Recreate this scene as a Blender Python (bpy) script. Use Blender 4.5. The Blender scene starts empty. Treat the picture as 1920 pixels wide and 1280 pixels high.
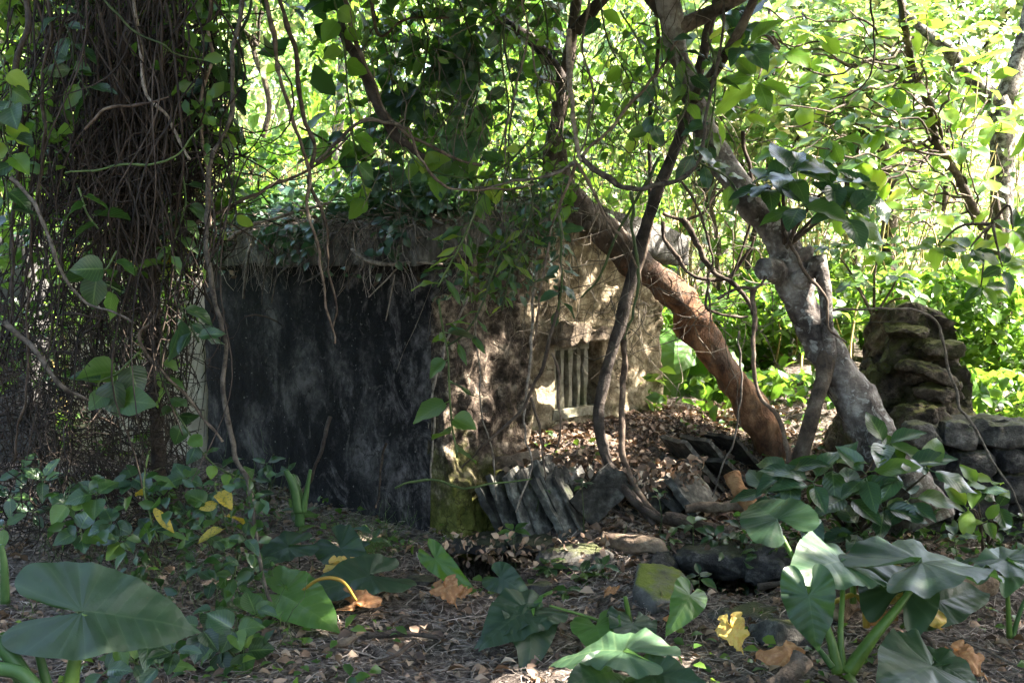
import bpy, math, random
import numpy as np
from mathutils import Vector, Matrix

# ------------------------------------------------------------------ camera, sky, sun, exposure
scene = bpy.context.scene
col = scene.collection
F, CX, CY = 2059.0, 960.0, 640.0
HORIZON = 495.0
PITCH = math.atan((CY - HORIZON) / F)
CAM = np.array([0.0, 0.0, 1.6])
camd = bpy.data.cameras.new('camera')
cam = bpy.data.objects.new('camera', camd); col.objects.link(cam)
cam.location = CAM; cam.rotation_euler = (math.pi / 2 - PITCH, 0, 0)
camd.sensor_width = 36.0; camd.lens = 36.0 * F / 1920.0
camd.clip_start = 0.05; camd.clip_end = 2000
scene.camera = cam

SUN = np.array([0.656, 0.02, 0.755]); SUN /= np.linalg.norm(SUN)
world = bpy.data.worlds.new('World'); scene.world = world; world.use_nodes = True
wn = world.node_tree.nodes; wl_ = world.node_tree.links
bg = wn['Background']; sky = wn.new('ShaderNodeTexSky'); sky.sky_type = 'NISHITA'
sky.sun_disc = False; sky.sun_elevation = math.asin(SUN[2]); sky.sun_rotation = math.atan2(SUN[0], SUN[1])
sky.air_density = 1.0; sky.dust_density = 4.0; sky.ozone_density = 0.6
wl_.new(sky.outputs[0], bg.inputs[0]); bg.inputs[1].default_value = 0.12
sl = bpy.data.lights.new('sun', 'SUN'); sl.energy = 5.0; sl.angle = math.radians(0.53); sl.color = (1.0, 0.93, 0.82)
so = bpy.data.objects.new('sun', sl); col.objects.link(so)
so.rotation_euler = Vector(SUN).to_track_quat('Z', 'Y').to_euler(); so.location = (8, 2, 10)
scene.view_settings.view_transform = 'Standard'; scene.view_settings.look = 'None'
scene.view_settings.exposure = 3.5; scene.view_settings.gamma = 1.0
scene.render.engine = 'CYCLES'
cy = scene.cycles
cy.max_bounces = 5; cy.diffuse_bounces = 3; cy.glossy_bounces = 1; cy.transmission_bounces = 3; cy.transparent_max_bounces = 4
cy.sample_clamp_indirect = 6.0; cy.caustics_reflective = False; cy.caustics_refractive = False
cy.use_denoising = True; cy.use_adaptive_sampling = True; cy.adaptive_threshold = 0.018

rng = np.random.default_rng(7)
random.seed(7)

# ------------------------------------------------------------------ projection helpers (real distances)
cp, sp = math.cos(PITCH), math.sin(PITCH)
def ray(px, py):
    u = (px - CX) / F; v = (CY - py) / F
    return np.array([u, cp + v * sp, -sp + v * cp])
def P(px, py, Y):
    d = ray(px, py); return CAM + d * (Y / d[1])
def G(px, py, z=0.0):
    d = ray(px, py); return CAM + d * ((z - CAM[2]) / d[2])
def project(p):
    q = np.atleast_2d(p) - CAM
    f = q[:, 1] * cp - q[:, 2] * sp; up = q[:, 1] * sp + q[:, 2] * cp
    f = np.where(np.abs(f) < 1e-6, 1e-6, f)
    return CX + F * q[:, 0] / f, CY - F * up / f, f
def in_view(p, m=40):
    x, y, f = project(p)
    return (f > 0) & (x > -m) & (x < 1920 + m) & (y > -m) & (y < 1280 + m)
def unit(v):
    v = np.asarray(v, float); return v / (np.linalg.norm(v) + 1e-12)
def sstep(a, b, x):
    t = np.clip((x - a) / (b - a), 0, 1); return t * t * (3 - 2 * t)

# ------------------------------------------------------------------ noise
def _hash(i, j, k, s):
    n = (i * 73856093) ^ (j * 19349663) ^ (k * 83492791) ^ (s * 2654435761 & 0x7fffffff)
    n = (n ^ (n >> 13)) * 1274126177 & 0x7fffffff
    n = (n ^ (n >> 16)) * 2246822519 & 0x7fffffff
    return ((n ^ (n >> 15)) & 0xffffff) / float(0xffffff) * 2 - 1
def vnoise(p, seed=0):
    p = np.asarray(p, float); f0 = np.floor(p); i = f0.astype(np.int64); f = p - f0; w = f * f * (3 - 2 * f)
    r = 0
    for dx in (0, 1):
        for dy in (0, 1):
            for dz in (0, 1):
                wt = (w[:, 0] if dx else 1 - w[:, 0]) * (w[:, 1] if dy else 1 - w[:, 1]) * (w[:, 2] if dz else 1 - w[:, 2])
                r = r + wt * _hash(i[:, 0] + dx, i[:, 1] + dy, i[:, 2] + dz, seed)
    return r
def fbm(p, freq=1.0, octs=4, seed=0, gain=0.5):
    p = np.asarray(p, float) * freq; a = 1.0; r = 0
    for o in range(octs):
        r = r + a * vnoise(p, seed + o * 17); p = p * 2.03; a *= gain
    return r

# ------------------------------------------------------------------ materials
def nodes_of(name):
    m = bpy.data.materials.new(name); m.use_nodes = True
    nt = m.node_tree; b = nt.nodes['Principled BSDF']; return m, nt, b
def nn(nt, typ, **kw):
    n = nt.nodes.new(typ)
    for k, v in kw.items():
        if k.startswith('i_'):
            key = k[2:]
            key = int(key) if key.isdigit() else key
            n.inputs[key].default_value = v
        else: setattr(n, k, v)
    return n
def ramp(nt, fac, stops, interp='LINEAR'):
    r = nt.nodes.new('ShaderNodeValToRGB'); r.color_ramp.interpolation = interp
    e = r.color_ramp.elements
    while len(e) < len(stops): e.new(0.5)
    for el, (p, c) in zip(e, stops):
        el.position = p; el.color = (c[0], c[1], c[2], 1) if hasattr(c, '__len__') else (c, c, c, 1)
    nt.links.new(fac, r.inputs[0]); return r.outputs[0]
def noise(nt, vec, scale, detail=4, rough=0.55, dist=0.0):
    n = nn(nt, 'ShaderNodeTexNoise', i_Scale=scale, i_Detail=detail, i_Roughness=rough, i_Distortion=dist)
    if vec is not None: nt.links.new(vec, n.inputs['Vector'])
    return n.outputs['Fac']
def objco(nt, scale=(1, 1, 1)):
    t = nt.nodes.new('ShaderNodeTexCoord'); mp = nt.nodes.new('ShaderNodeMapping'); mp.inputs['Scale'].default_value = scale
    nt.links.new(t.outputs['Object'], mp.inputs['Vector']); return mp.outputs[0]
def mix(nt, fac, a, b, typ='MIX'):
    m = nt.nodes.new('ShaderNodeMix'); m.data_type = 'RGBA'; m.blend_type = typ
    for s, v in ((m.inputs[0], fac), (m.inputs[6], a), (m.inputs[7], b)):
        if isinstance(v, bpy.types.NodeSocket): nt.links.new(v, s)
        elif hasattr(v, '__len__'): s.default_value = (v[0], v[1], v[2], 1)
        else: s.default_value = v
    return m.outputs[2]
def math_(nt, op, a, b=0.0, clamp=False):
    m = nt.nodes.new('ShaderNodeMath'); m.operation = op; m.use_clamp = clamp
    for s, v in ((m.inputs[0], a), (m.inputs[1], b)):
        if isinstance(v, bpy.types.NodeSocket): nt.links.new(v, s)
        else: s.default_value = v
    return m.outputs[0]
def bump(nt, b, h, strength=0.4, dist=0.02):
    n = nn(nt, 'ShaderNodeBump', i_Strength=strength, i_Distance=dist); nt.links.new(h, n.inputs['Height'])
    nt.links.new(n.outputs[0], b.inputs['Normal']); return n

def leaf_mat(name, cols, trans, rough=0.38, fac=0.38, island=False, veins=True, spec=0.5, blotch=None):
    """cols: stops for random colour; trans: stops for light passing through the blade."""
    m, nt, b = nodes_of(name)
    if island: rnd = nt.nodes.new('ShaderNodeNewGeometry').outputs['Random Per Island']
    else: rnd = nt.nodes.new('ShaderNodeObjectInfo').outputs['Random']
    c = ramp(nt, rnd, cols); t = ramp(nt, rnd, trans)
    if veins:
        uv = nt.nodes.new('ShaderNodeUVMap'); sx = nt.nodes.new('ShaderNodeSeparateXYZ'); nt.links.new(uv.outputs[0], sx.inputs[0])
        au = math_(nt, 'ABSOLUTE', math_(nt, 'SUBTRACT', sx.outputs[0], 0.5))
        mid = math_(nt, 'LESS_THAN', au, 0.03)
        ph = math_(nt, 'SUBTRACT', math_(nt, 'MULTIPLY', sx.outputs[1], 9.0), math_(nt, 'MULTIPLY', au, 5.0))
        fr = math_(nt, 'ABSOLUTE', math_(nt, 'SUBTRACT', math_(nt, 'FRACT', ph), 0.5))
        side = math_(nt, 'MULTIPLY', math_(nt, 'LESS_THAN', fr, 0.07), 0.55)
        v = math_(nt, 'MAXIMUM', mid, side)
        c = mix(nt, math_(nt, 'MULTIPLY', v, 0.45), c, (0.20, 0.30, 0.09))
        bump(nt, b, math_(nt, 'MULTIPLY', fr, -1.0), 0.35, 0.004)
    nz = noise(nt, objco(nt), 9.0, 3)
    c = mix(nt, math_(nt, 'MULTIPLY', nz, 0.55), c, mix(nt, 1.0, c, (0.55, 0.55, 0.5), 'MULTIPLY'))
    if blotch:
        bl = ramp(nt, noise(nt, objco(nt), 14.0, 4), [(0.52, 0), (0.62, 1)])
        c = mix(nt, bl, c, blotch); t = mix(nt, bl, t, blotch)
    nt.links.new(c, b.inputs['Base Color']); b.inputs['Roughness'].default_value = rough
    b.inputs['Specular IOR Level'].default_value = spec
    tr = nt.nodes.new('ShaderNodeBsdfTranslucent'); nt.links.new(t, tr.inputs[0])
    ms = nt.nodes.new('ShaderNodeMixShader'); ms.inputs[0].default_value = fac
    nt.links.new(b.outputs[0], ms.inputs[1]); nt.links.new(tr.outputs[0], ms.inputs[2])
    nt.links.new(ms.outputs[0], nt.nodes['Material Output'].inputs[0]); return m

def simple_mat(name, stops, scale=6.0, stretch=(1, 1, 1), rough=0.85, bstr=0.5, bdist=0.01, detail=6, rnd=None, extra=None):
    m, nt, b = nodes_of(name); co = objco(nt, stretch)
    n = noise(nt, co, scale, detail, 0.68)
    c = ramp(nt, n, [(.5 + (p_ - .5) * .62, c_) for p_, c_ in stops])
    if rnd:
        r = nt.nodes.new('ShaderNodeNewGeometry').outputs['Random Per Island'] if rnd == 'island' else nt.nodes.new('ShaderNodeObjectInfo').outputs['Random']
        c = mix(nt, 1.0, c, ramp(nt, r, [(0.0, 0.45), (0.5, 0.9), (1.0, 1.5)]), 'MULTIPLY')
    if extra: c = extra(nt, co, c)
    nt.links.new(c, b.inputs['Base Color']); b.inputs['Roughness'].default_value = rough
    b.inputs['Specular IOR Level'].default_value = 0.25
    bump(nt, b, noise(nt, co, scale * 3, 6, 0.7), bstr, bdist); return m

def patches(color, scale, lo, hi, amount=1.0):
    def f(nt, co, c):
        k = ramp(nt, noise(nt, co, scale, 5, 0.65, 0.6), [(lo, 0), (hi, amount)]); return mix(nt, k, c, color)
    return f
def both(*fs):
    def f(nt, co, c):
        for g in fs: c = g(nt, co, c)
        return c
    return f
def moss_top(color=(0.085, 0.10, 0.018), amount=1.0, lo=0.55, hi=0.9):
    def f(nt, co, c):
        g = nt.nodes.new('ShaderNodeNewGeometry'); s = nt.nodes.new('ShaderNodeSeparateXYZ'); nt.links.new(g.outputs['Normal'], s.inputs[0])
        k = ramp(nt, math_(nt, 'ADD', s.outputs[2], math_(nt, 'MULTIPLY', math_(nt, 'SUBTRACT', noise(nt, co, 7, 4), 0.5), 1.2)), [(lo, 0), (hi, amount)])
        return mix(nt, k, c, color)
    return f

def high_brown(nt, co, c):
    tc = nt.nodes.new('ShaderNodeTexCoord'); s = nt.nodes.new('ShaderNodeSeparateXYZ'); nt.links.new(tc.outputs['Object'], s.inputs[0])
    f = noise(nt, co, 9, 6, .7)
    k = ramp(nt, math_(nt, 'ADD', s.outputs[2], math_(nt, 'MULTIPLY', math_(nt, 'SUBTRACT', noise(nt, co, 4, 4), .5), 1.4)), [(0.0, 1), (.22, .0)])
    c = mix(nt, math_(nt, 'MULTIPLY', k, .7), c, ramp(nt, f, [(.3, (0.05, 0.032, 0.022)), (.7, (0.17, 0.115, 0.08))]))
    k = ramp(nt, math_(nt, 'MULTIPLY', math_(nt, 'ADD', s.outputs[2], math_(nt, 'MULTIPLY', math_(nt, 'SUBTRACT', noise(nt, co, 5, 4), .5), .9)), .5), [(.64, 0), (.76, 1)])
    return mix(nt, k, c, ramp(nt, f, [(.3, (0.035, 0.026, 0.020)), (.55, (0.11, 0.082, 0.062)), (.75, (0.20, 0.165, 0.13))]))
M = {}
# leaves: three stops of the blade's own colour, three of what passes through
M['leaf_mid'] = leaf_mat('leaf_mid', [(0, (0.018, 0.05, 0.013)), (.5, (0.038, 0.09, 0.019)), (1, (0.07, 0.14, 0.026))],
                         [(0, (0.10, 0.26, 0.02)), (1, (0.28, 0.45, 0.05))])
M['leaf_dark'] = leaf_mat('leaf_dark', [(0, (0.009, 0.026, 0.011)), (1, (0.025, 0.058, 0.019))],
                          [(0, (0.05, 0.16, 0.02)), (1, (0.12, 0.28, 0.03))], rough=0.30, fac=0.2)
M['leaf_blue'] = leaf_mat('leaf_blue', [(0, (0.014, 0.042, 0.023)), (1, (0.034, 0.076, 0.042))],
                          [(0, (0.06, 0.18, 0.04)), (1, (0.12, 0.28, 0.06))], rough=0.28, fac=0.22, spec=0.7)
M['leaf_bright'] = leaf_mat('leaf_bright', [(0, (0.06, 0.14, 0.02)), (.5, (0.10, 0.20, 0.03)), (1, (0.15, 0.24, 0.04))],
                            [(0, (0.25, 0.48, 0.03)), (.6, (0.42, 0.62, 0.06)), (1, (0.55, 0.66, 0.08))], fac=0.5)
M['leaf_yellow'] = leaf_mat('leaf_yellow', [(0, (0.42, 0.32, 0.03)), (1, (0.55, 0.36, 0.04))],
                            [(0, (0.6, 0.5, 0.04)), (1, (0.7, 0.45, 0.05))], fac=0.35, rough=0.5, blotch=(0.16, 0.16, 0.03))
M['leaf_dry'] = leaf_mat('leaf_dry', [(0, (0.36, 0.17, 0.05)), (1, (0.48, 0.25, 0.10))],
                         [(0, (0.5, 0.22, 0.05)), (1, (0.6, 0.3, 0.08))], fac=0.25, rough=0.6, blotch=(0.55, 0.36, 0.2))
M['mass_mid'] = leaf_mat('mass_mid', [(0, (0.02, 0.055, 0.012)), (.5, (0.05, 0.12, 0.02)), (1, (0.10, 0.19, 0.03))],
                         [(0, (0.10, 0.25, 0.02)), (1, (0.32, 0.50, 0.05))], island=True, veins=False, fac=0.4)
M['mass_dark'] = leaf_mat('mass_dark', [(0, (0.012, 0.035, 0.012)), (1, (0.04, 0.085, 0.025))],
                          [(0, (0.05, 0.15, 0.02)), (1, (0.14, 0.30, 0.03))], island=True, veins=False, rough=.3, fac=0.25)
M['mass_blue'] = leaf_mat('mass_blue', [(0, (0.025, 0.07, 0.04)), (1, (0.07, 0.13, 0.075))],
                          [(0, (0.06, 0.18, 0.04)), (1, (0.16, 0.30, 0.06))], island=True, veins=False, rough=.3, fac=0.22, spec=.7)
M['mass_far'] = leaf_mat('mass_far', [(0, (0.03, 0.07, 0.02)), (.4, (0.075, 0.135, 0.04)), (.75, (0.15, 0.21, 0.08)), (1, (0.28, 0.25, 0.13))],
                         [(0, (0.08, 0.20, 0.035)), (.4, (0.24, 0.39, 0.085)), (.75, (0.45, 0.56, 0.19)), (1, (0.5, 0.44, 0.21))], island=True, veins=False, fac=0.5, rough=.45)
M['litter'] = leaf_mat('litter', [(0, (0.07, 0.05, 0.04)), (.4, (0.19, 0.125, 0.088)), (.75, (0.30, 0.205, 0.145)), (1, (0.46, 0.35, 0.26))],
                       [(0, (0.05, 0.03, 0.01)), (1, (0.25, 0.13, 0.05))], island=True, veins=False, fac=0.12, rough=.7, spec=.2)

def alo_mat(name, a, b_, t, vein, rough=0.44, fac=0.3, blotch=None, vamt=0.6):
    m, nt, b = nodes_of(name)
    tc = nt.nodes.new('ShaderNodeTexCoord'); sx = nt.nodes.new('ShaderNodeSeparateXYZ'); nt.links.new(tc.outputs['Object'], sx.inputs[0])
    ax = math_(nt, 'ABSOLUTE', sx.outputs[0]); y = sx.outputs[1]
    g = math_(nt, 'SUBTRACT', y, math_(nt, 'MULTIPLY', ax, .55))
    fr = lambda v: math_(nt, 'ABSOLUTE', math_(nt, 'SUBTRACT', math_(nt, 'FRACT', v), .5))
    f1 = fr(math_(nt, 'MULTIPLY', g, 6.2)); f2 = fr(math_(nt, 'MULTIPLY', math_(nt, 'ARCTAN2', math_(nt, 'SUBTRACT', y, -.02), ax), 2.1))
    sel = math_(nt, 'GREATER_THAN', g, 0.0)
    f = math_(nt, 'ADD', math_(nt, 'MULTIPLY', f1, sel), math_(nt, 'MULTIPLY', f2, math_(nt, 'SUBTRACT', 1.0, sel)))
    side = ramp(nt, f, [(0.0, .8), (.05, .25), (.14, 0)]); mid = ramp(nt, ax, [(0.0, 1), (.008, .8), (.014, 0)])
    vein_ = math_(nt, 'MAXIMUM', side, mid)
    nz = noise(nt, objco(nt), 6, 4)
    c = ramp(nt, nz, [(0.3, a), (0.7, b_)])
    if blotch: c = mix(nt, ramp(nt, noise(nt, objco(nt), 5, 5, .65), [(0.48, 0), (0.60, 1)]), c, blotch)
    c = mix(nt, math_(nt, 'MULTIPLY', vein_, vamt), c, vein)
    c = mix(nt, ramp(nt, noise(nt, objco(nt), 17, 5, .7), [(.665, 0), (.70, .85)]), c, (0.09, 0.06, 0.022))
    nt.links.new(c, b.inputs['Base Color']); b.inputs['Roughness'].default_value = rough; b.inputs['Specular IOR Level'].default_value = 0.55
    bump(nt, b, math_(nt, 'ADD', math_(nt, 'MULTIPLY', f, 1.2), math_(nt, 'MULTIPLY', noise(nt, objco(nt), 22, 3), .5)), 0.16, 0.02)
    tr = nt.nodes.new('ShaderNodeBsdfTranslucent'); tr.inputs[0].default_value = (*t, 1)
    ms = nt.nodes.new('ShaderNodeMixShader'); ms.inputs[0].default_value = fac
    nt.links.new(b.outputs[0], ms.inputs[1]); nt.links.new(tr.outputs[0], ms.inputs[2])
    nt.links.new(ms.outputs[0], nt.nodes['Material Output'].inputs[0]); return m
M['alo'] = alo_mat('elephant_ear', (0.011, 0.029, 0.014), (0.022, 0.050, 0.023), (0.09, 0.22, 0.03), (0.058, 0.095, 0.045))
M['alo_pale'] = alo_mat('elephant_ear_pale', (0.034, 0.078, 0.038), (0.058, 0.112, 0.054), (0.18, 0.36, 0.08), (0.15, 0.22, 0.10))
M['alo_green'] = alo_mat('elephant_ear_green', (0.035, 0.095, 0.014), (0.06, 0.14, 0.022), (0.22, 0.45, 0.03), (0.11, 0.2, 0.045))
M['alo_yellow'] = alo_mat('elephant_ear_yellow', (0.52, 0.38, 0.07), (0.62, 0.44, 0.12), (0.6, 0.45, 0.08), (0.5, 0.30, 0.05), rough=.5, blotch=(0.50, 0.27, 0.06), vamt=.5)
M['alo_orange'] = alo_mat('elephant_ear_orange', (0.28, 0.115, 0.04), (0.40, 0.20, 0.085), (0.4, 0.17, 0.05), (0.2, 0.08, 0.025), rough=.6, blotch=(0.50, 0.27, 0.12), vamt=.4)
M['stalk'] = simple_mat('green_stalk', [(0.3, (0.05, 0.10, 0.018)), (0.7, (0.11, 0.175, 0.035))], 4, rough=0.4, bstr=.1)
M['stalk_dark'] = simple_mat('dark_stalk', [(0.3, (0.035, 0.08, 0.025)), (0.7, (0.07, 0.13, 0.04))], 4, rough=0.4, bstr=.1)
M['stalk_yellow'] = simple_mat('yellow_stalk', [(0.3, (0.28, 0.16, 0.025)), (0.7, (0.36, 0.25, 0.05))], 4, rough=0.45, bstr=.1)

M['vine'] = simple_mat('vine_bark', [(0.3, (0.045, 0.03, 0.022)), (0.55, (0.12, 0.085, 0.062)), (0.75, (0.21, 0.165, 0.125))], 14, rnd='obj')
M['vine_pale'] = simple_mat('pale_vine_bark', [(0.3, (0.06, 0.047, 0.037)), (0.7, (0.25, 0.205, 0.165))], 26, rnd='obj')
M['vine_green'] = simple_mat('green_vine', [(0.3, (0.03, 0.05, 0.014)), (0.7, (0.085, 0.115, 0.035))], 10, rnd='obj', rough=.55)
M['twig'] = simple_mat('dry_twig', [(0.3, (0.12, 0.098, 0.082)), (0.7, (0.40, 0.335, 0.285))], 10, rnd='island')
M['tangle'] = simple_mat('tangle_twig', [(0.3, (0.012, 0.0085, 0.0065)), (0.7, (0.060, 0.043, 0.032))], 6, rnd='island')
M['tangle_pale'] = simple_mat('creeper_twig', [(0.3, (0.05, 0.042, 0.03)), (0.7, (0.20, 0.165, 0.125))], 8, rnd='island')
M['cane'] = simple_mat('cane', [(0.3, (0.20, 0.17, 0.06)), (0.7, (0.42, 0.32, 0.14))], 5, rnd='island')
M['bark_grey'] = simple_mat('grey_bark', [(0.28, (0.045, 0.036, 0.032)), (0.5, (0.15, 0.125, 0.11)), (0.72, (0.33, 0.30, 0.27))], 7,
                            bstr=1.0, bdist=.03, extra=both(patches((0.40, 0.39, 0.36), 19, 0.54, 0.64, .8), patches((0.05, 0.04, 0.032), 5, 0.58, 0.68, .8)))
M['bark_orange'] = simple_mat('orange_bark', [(0.3, (0.06, 0.030, 0.018)), (0.52, (0.18, 0.088, 0.045)), (0.72, (0.34, 0.19, 0.105))], 6, stretch=(1.5, 1.5, .8),
                              bstr=1.0, bdist=.03, extra=both(patches((0.11, 0.075, 0.055), 3.5, 0.52, 0.62, .85), high_brown))
M['bark_brown'] = simple_mat('brown_bark', [(0.3, (0.035, 0.026, 0.02)), (0.55, (0.105, 0.078, 0.058)), (0.75, (0.19, 0.155, 0.12))], 7,
                             bstr=1.0, bdist=.03, extra=patches((0.06, 0.075, 0.02), 4, 0.56, 0.68, .6))
M['bark_dark'] = simple_mat('dark_bark', [(0.3, (0.025, 0.019, 0.016)), (0.7, (0.085, 0.066, 0.054))], 9, bstr=.9, bdist=.02)
M['bark_pale'] = simple_mat('knobbly_pale_bark', [(0.35, (0.05, 0.04, 0.033)), (0.5, (0.17, 0.15, 0.12)), (0.65, (0.38, 0.35, 0.30))], 22, bstr=1, bdist=.03)
M['log'] = simple_mat('rotting_log', [(0.3, (0.07, 0.048, 0.035)), (0.55, (0.20, 0.145, 0.10)), (0.75, (0.36, 0.28, 0.20))], 6, stretch=(1, 1, 1), bstr=1, bdist=.02,
                      extra=patches((0.10, 0.115, 0.04), 5, 0.58, 0.7, .7))
M['log_orange'] = simple_mat('broken_log_end', [(0.3, (0.24, 0.11, 0.045)), (0.7, (0.45, 0.25, 0.12))], 12, bstr=1, bdist=.02)
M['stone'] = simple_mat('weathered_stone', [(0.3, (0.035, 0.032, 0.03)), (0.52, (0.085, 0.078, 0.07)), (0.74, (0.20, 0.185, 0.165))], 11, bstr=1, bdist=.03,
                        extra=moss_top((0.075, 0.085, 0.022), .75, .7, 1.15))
M['stone_dark'] = simple_mat('dark_stone', [(0.3, (0.018, 0.017, 0.018)), (0.55, (0.042, 0.039, 0.037)), (0.74, (0.12, 0.11, 0.10))], 11, bstr=1, bdist=.03,  # darker tones than the weathered stone
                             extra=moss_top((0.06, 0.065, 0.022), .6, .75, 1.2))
M['stone_moss'] = simple_mat('mossy_stone', [(0.3, (0.05, 0.047, 0.042)), (0.7, (0.15, 0.14, 0.125))], 8, bstr=1, bdist=.015,
                             extra=moss_top((0.13, 0.155, 0.02), .95, .75, 1.1))
M['slate'] = simple_mat('grey_slate', [(0.3, (0.020, 0.019, 0.017)), (0.55, (0.065, 0.062, 0.054)), (0.75, (0.17, 0.165, 0.145))], 12, bstr=.9, bdist=.008, rnd='obj',
                        extra=both(patches((0.07, 0.085, 0.03), 6, .56, .7, .6), patches((0.05, 0.047, 0.042), 4, .55, .68, .6)))
M['pillar'] = simple_mat('pillar_stone', [(0.3, (0.022, 0.017, 0.013)), (0.52, (0.080, 0.060, 0.043)), (0.72, (0.19, 0.15, 0.11))], 10, bstr=1, bdist=.05,
                         extra=both(patches((0.075, 0.078, 0.022), 4, .48, .60, .75), moss_top((0.12, 0.12, 0.03), .9, .55, .95)))
M['concrete'] = simple_mat('sunlit_pale_wall', [(0.3, (0.36, 0.31, 0.25)), (0.7, (0.55, 0.49, 0.42))], 5, bstr=.4)
M['old_wall'] = simple_mat('old_dark_wall', [(0.3, (0.035, 0.034, 0.034)), (0.7, (0.09, 0.085, 0.08))], 4, bstr=.5)
M['stub'] = simple_mat('cut_wood', [(0.3, (0.12, 0.10, 0.085)), (0.7, (0.28, 0.25, 0.21))], 14, bstr=.8)

def wall_black():
    m, nt, b = nodes_of('black_stained_render'); co = objco(nt); st = objco(nt, (1, 1, .85))
    big = noise(nt, st, 2.2, 6, .6, .5); fine = noise(nt, co, 16, 6, .7)
    c = ramp(nt, math_(nt, 'ADD', math_(nt, 'MULTIPLY', big, .7), math_(nt, 'MULTIPLY', fine, .3)),
             [(0.38, (0.010, 0.0095, 0.010)), (0.5, (0.020, 0.019, 0.020)), (0.56, (0.045, 0.042, 0.042)), (0.66, (0.12, 0.11, 0.105))])
    # the stain thins towards the corner: paler worn patches there
    s = nt.nodes.new('ShaderNodeSeparateXYZ'); tc = nt.nodes.new('ShaderNodeTexCoord'); nt.links.new(tc.outputs['Object'], s.inputs[0])
    k = ramp(nt, math_(nt, 'ADD', math_(nt, 'MULTIPLY', math_(nt, 'SUBTRACT', 1.3, s.outputs[1]), .22), math_(nt, 'MULTIPLY', math_(nt, 'SUBTRACT', noise(nt, st, 4.5, 8, .75, 1.0), .5), 2.6)), [(0.15, 0), (0.5, .85)])
    c = mix(nt, k, c, ramp(nt, fine, [(0.35, (0.045, 0.041, 0.041)), (0.65, (0.21, 0.19, 0.185))]))
    spots = ramp(nt, noise(nt, co, 30, 3, .6), [(0.68, 0), (0.72, 1)])
    c = mix(nt, math_(nt, 'MULTIPLY', spots, .6), c, (0.30, 0.28, 0.26))
    vo = nn(nt, 'ShaderNodeTexVoronoi', feature='DISTANCE_TO_EDGE', i_Scale=3.2); wv = nn(nt, 'ShaderNodeVectorMath', operation='ADD'); nt.links.new(co, wv.inputs[0])
    nv = nn(nt, 'ShaderNodeTexNoise', i_Scale=4.0, i_Detail=6.0); nt.links.new(co, nv.inputs['Vector']); sc = nn(nt, 'ShaderNodeVectorMath', operation='SCALE'); sc.inputs['Scale'].default_value = .4
    nt.links.new(nv.outputs['Color'], sc.inputs[0]); nt.links.new(sc.outputs[0], wv.inputs[1]); nt.links.new(wv.outputs[0], vo.inputs['Vector'])
    ck = math_(nt, 'MULTIPLY', ramp(nt, vo.outputs[0], [(0.0, 1), (.018, 0)]), ramp(nt, noise(nt, co, 2.2, 3), [(.5, 0), (.58, 1)]))
    c = mix(nt, math_(nt, 'MULTIPLY', ck, .8), c, (0.004, 0.004, 0.004))
    chip = ramp(nt, noise(nt, co, 7, 8, .75, .6), [(.62, 0), (.645, 1)]); c = mix(nt, math_(nt, 'MULTIPLY', chip, .45), c, (0.16, 0.145, 0.135))
    nt.links.new(c, b.inputs['Base Color']); b.inputs['Roughness'].default_value = .95; b.inputs['Specular IOR Level'].default_value = .1
    bump(nt, b, math_(nt, 'ADD', fine, math_(nt, 'MULTIPLY', noise(nt, co, 60, 4, .7), .4)), 1.0, .02); return m
M['wall_black'] = wall_black()

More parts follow.
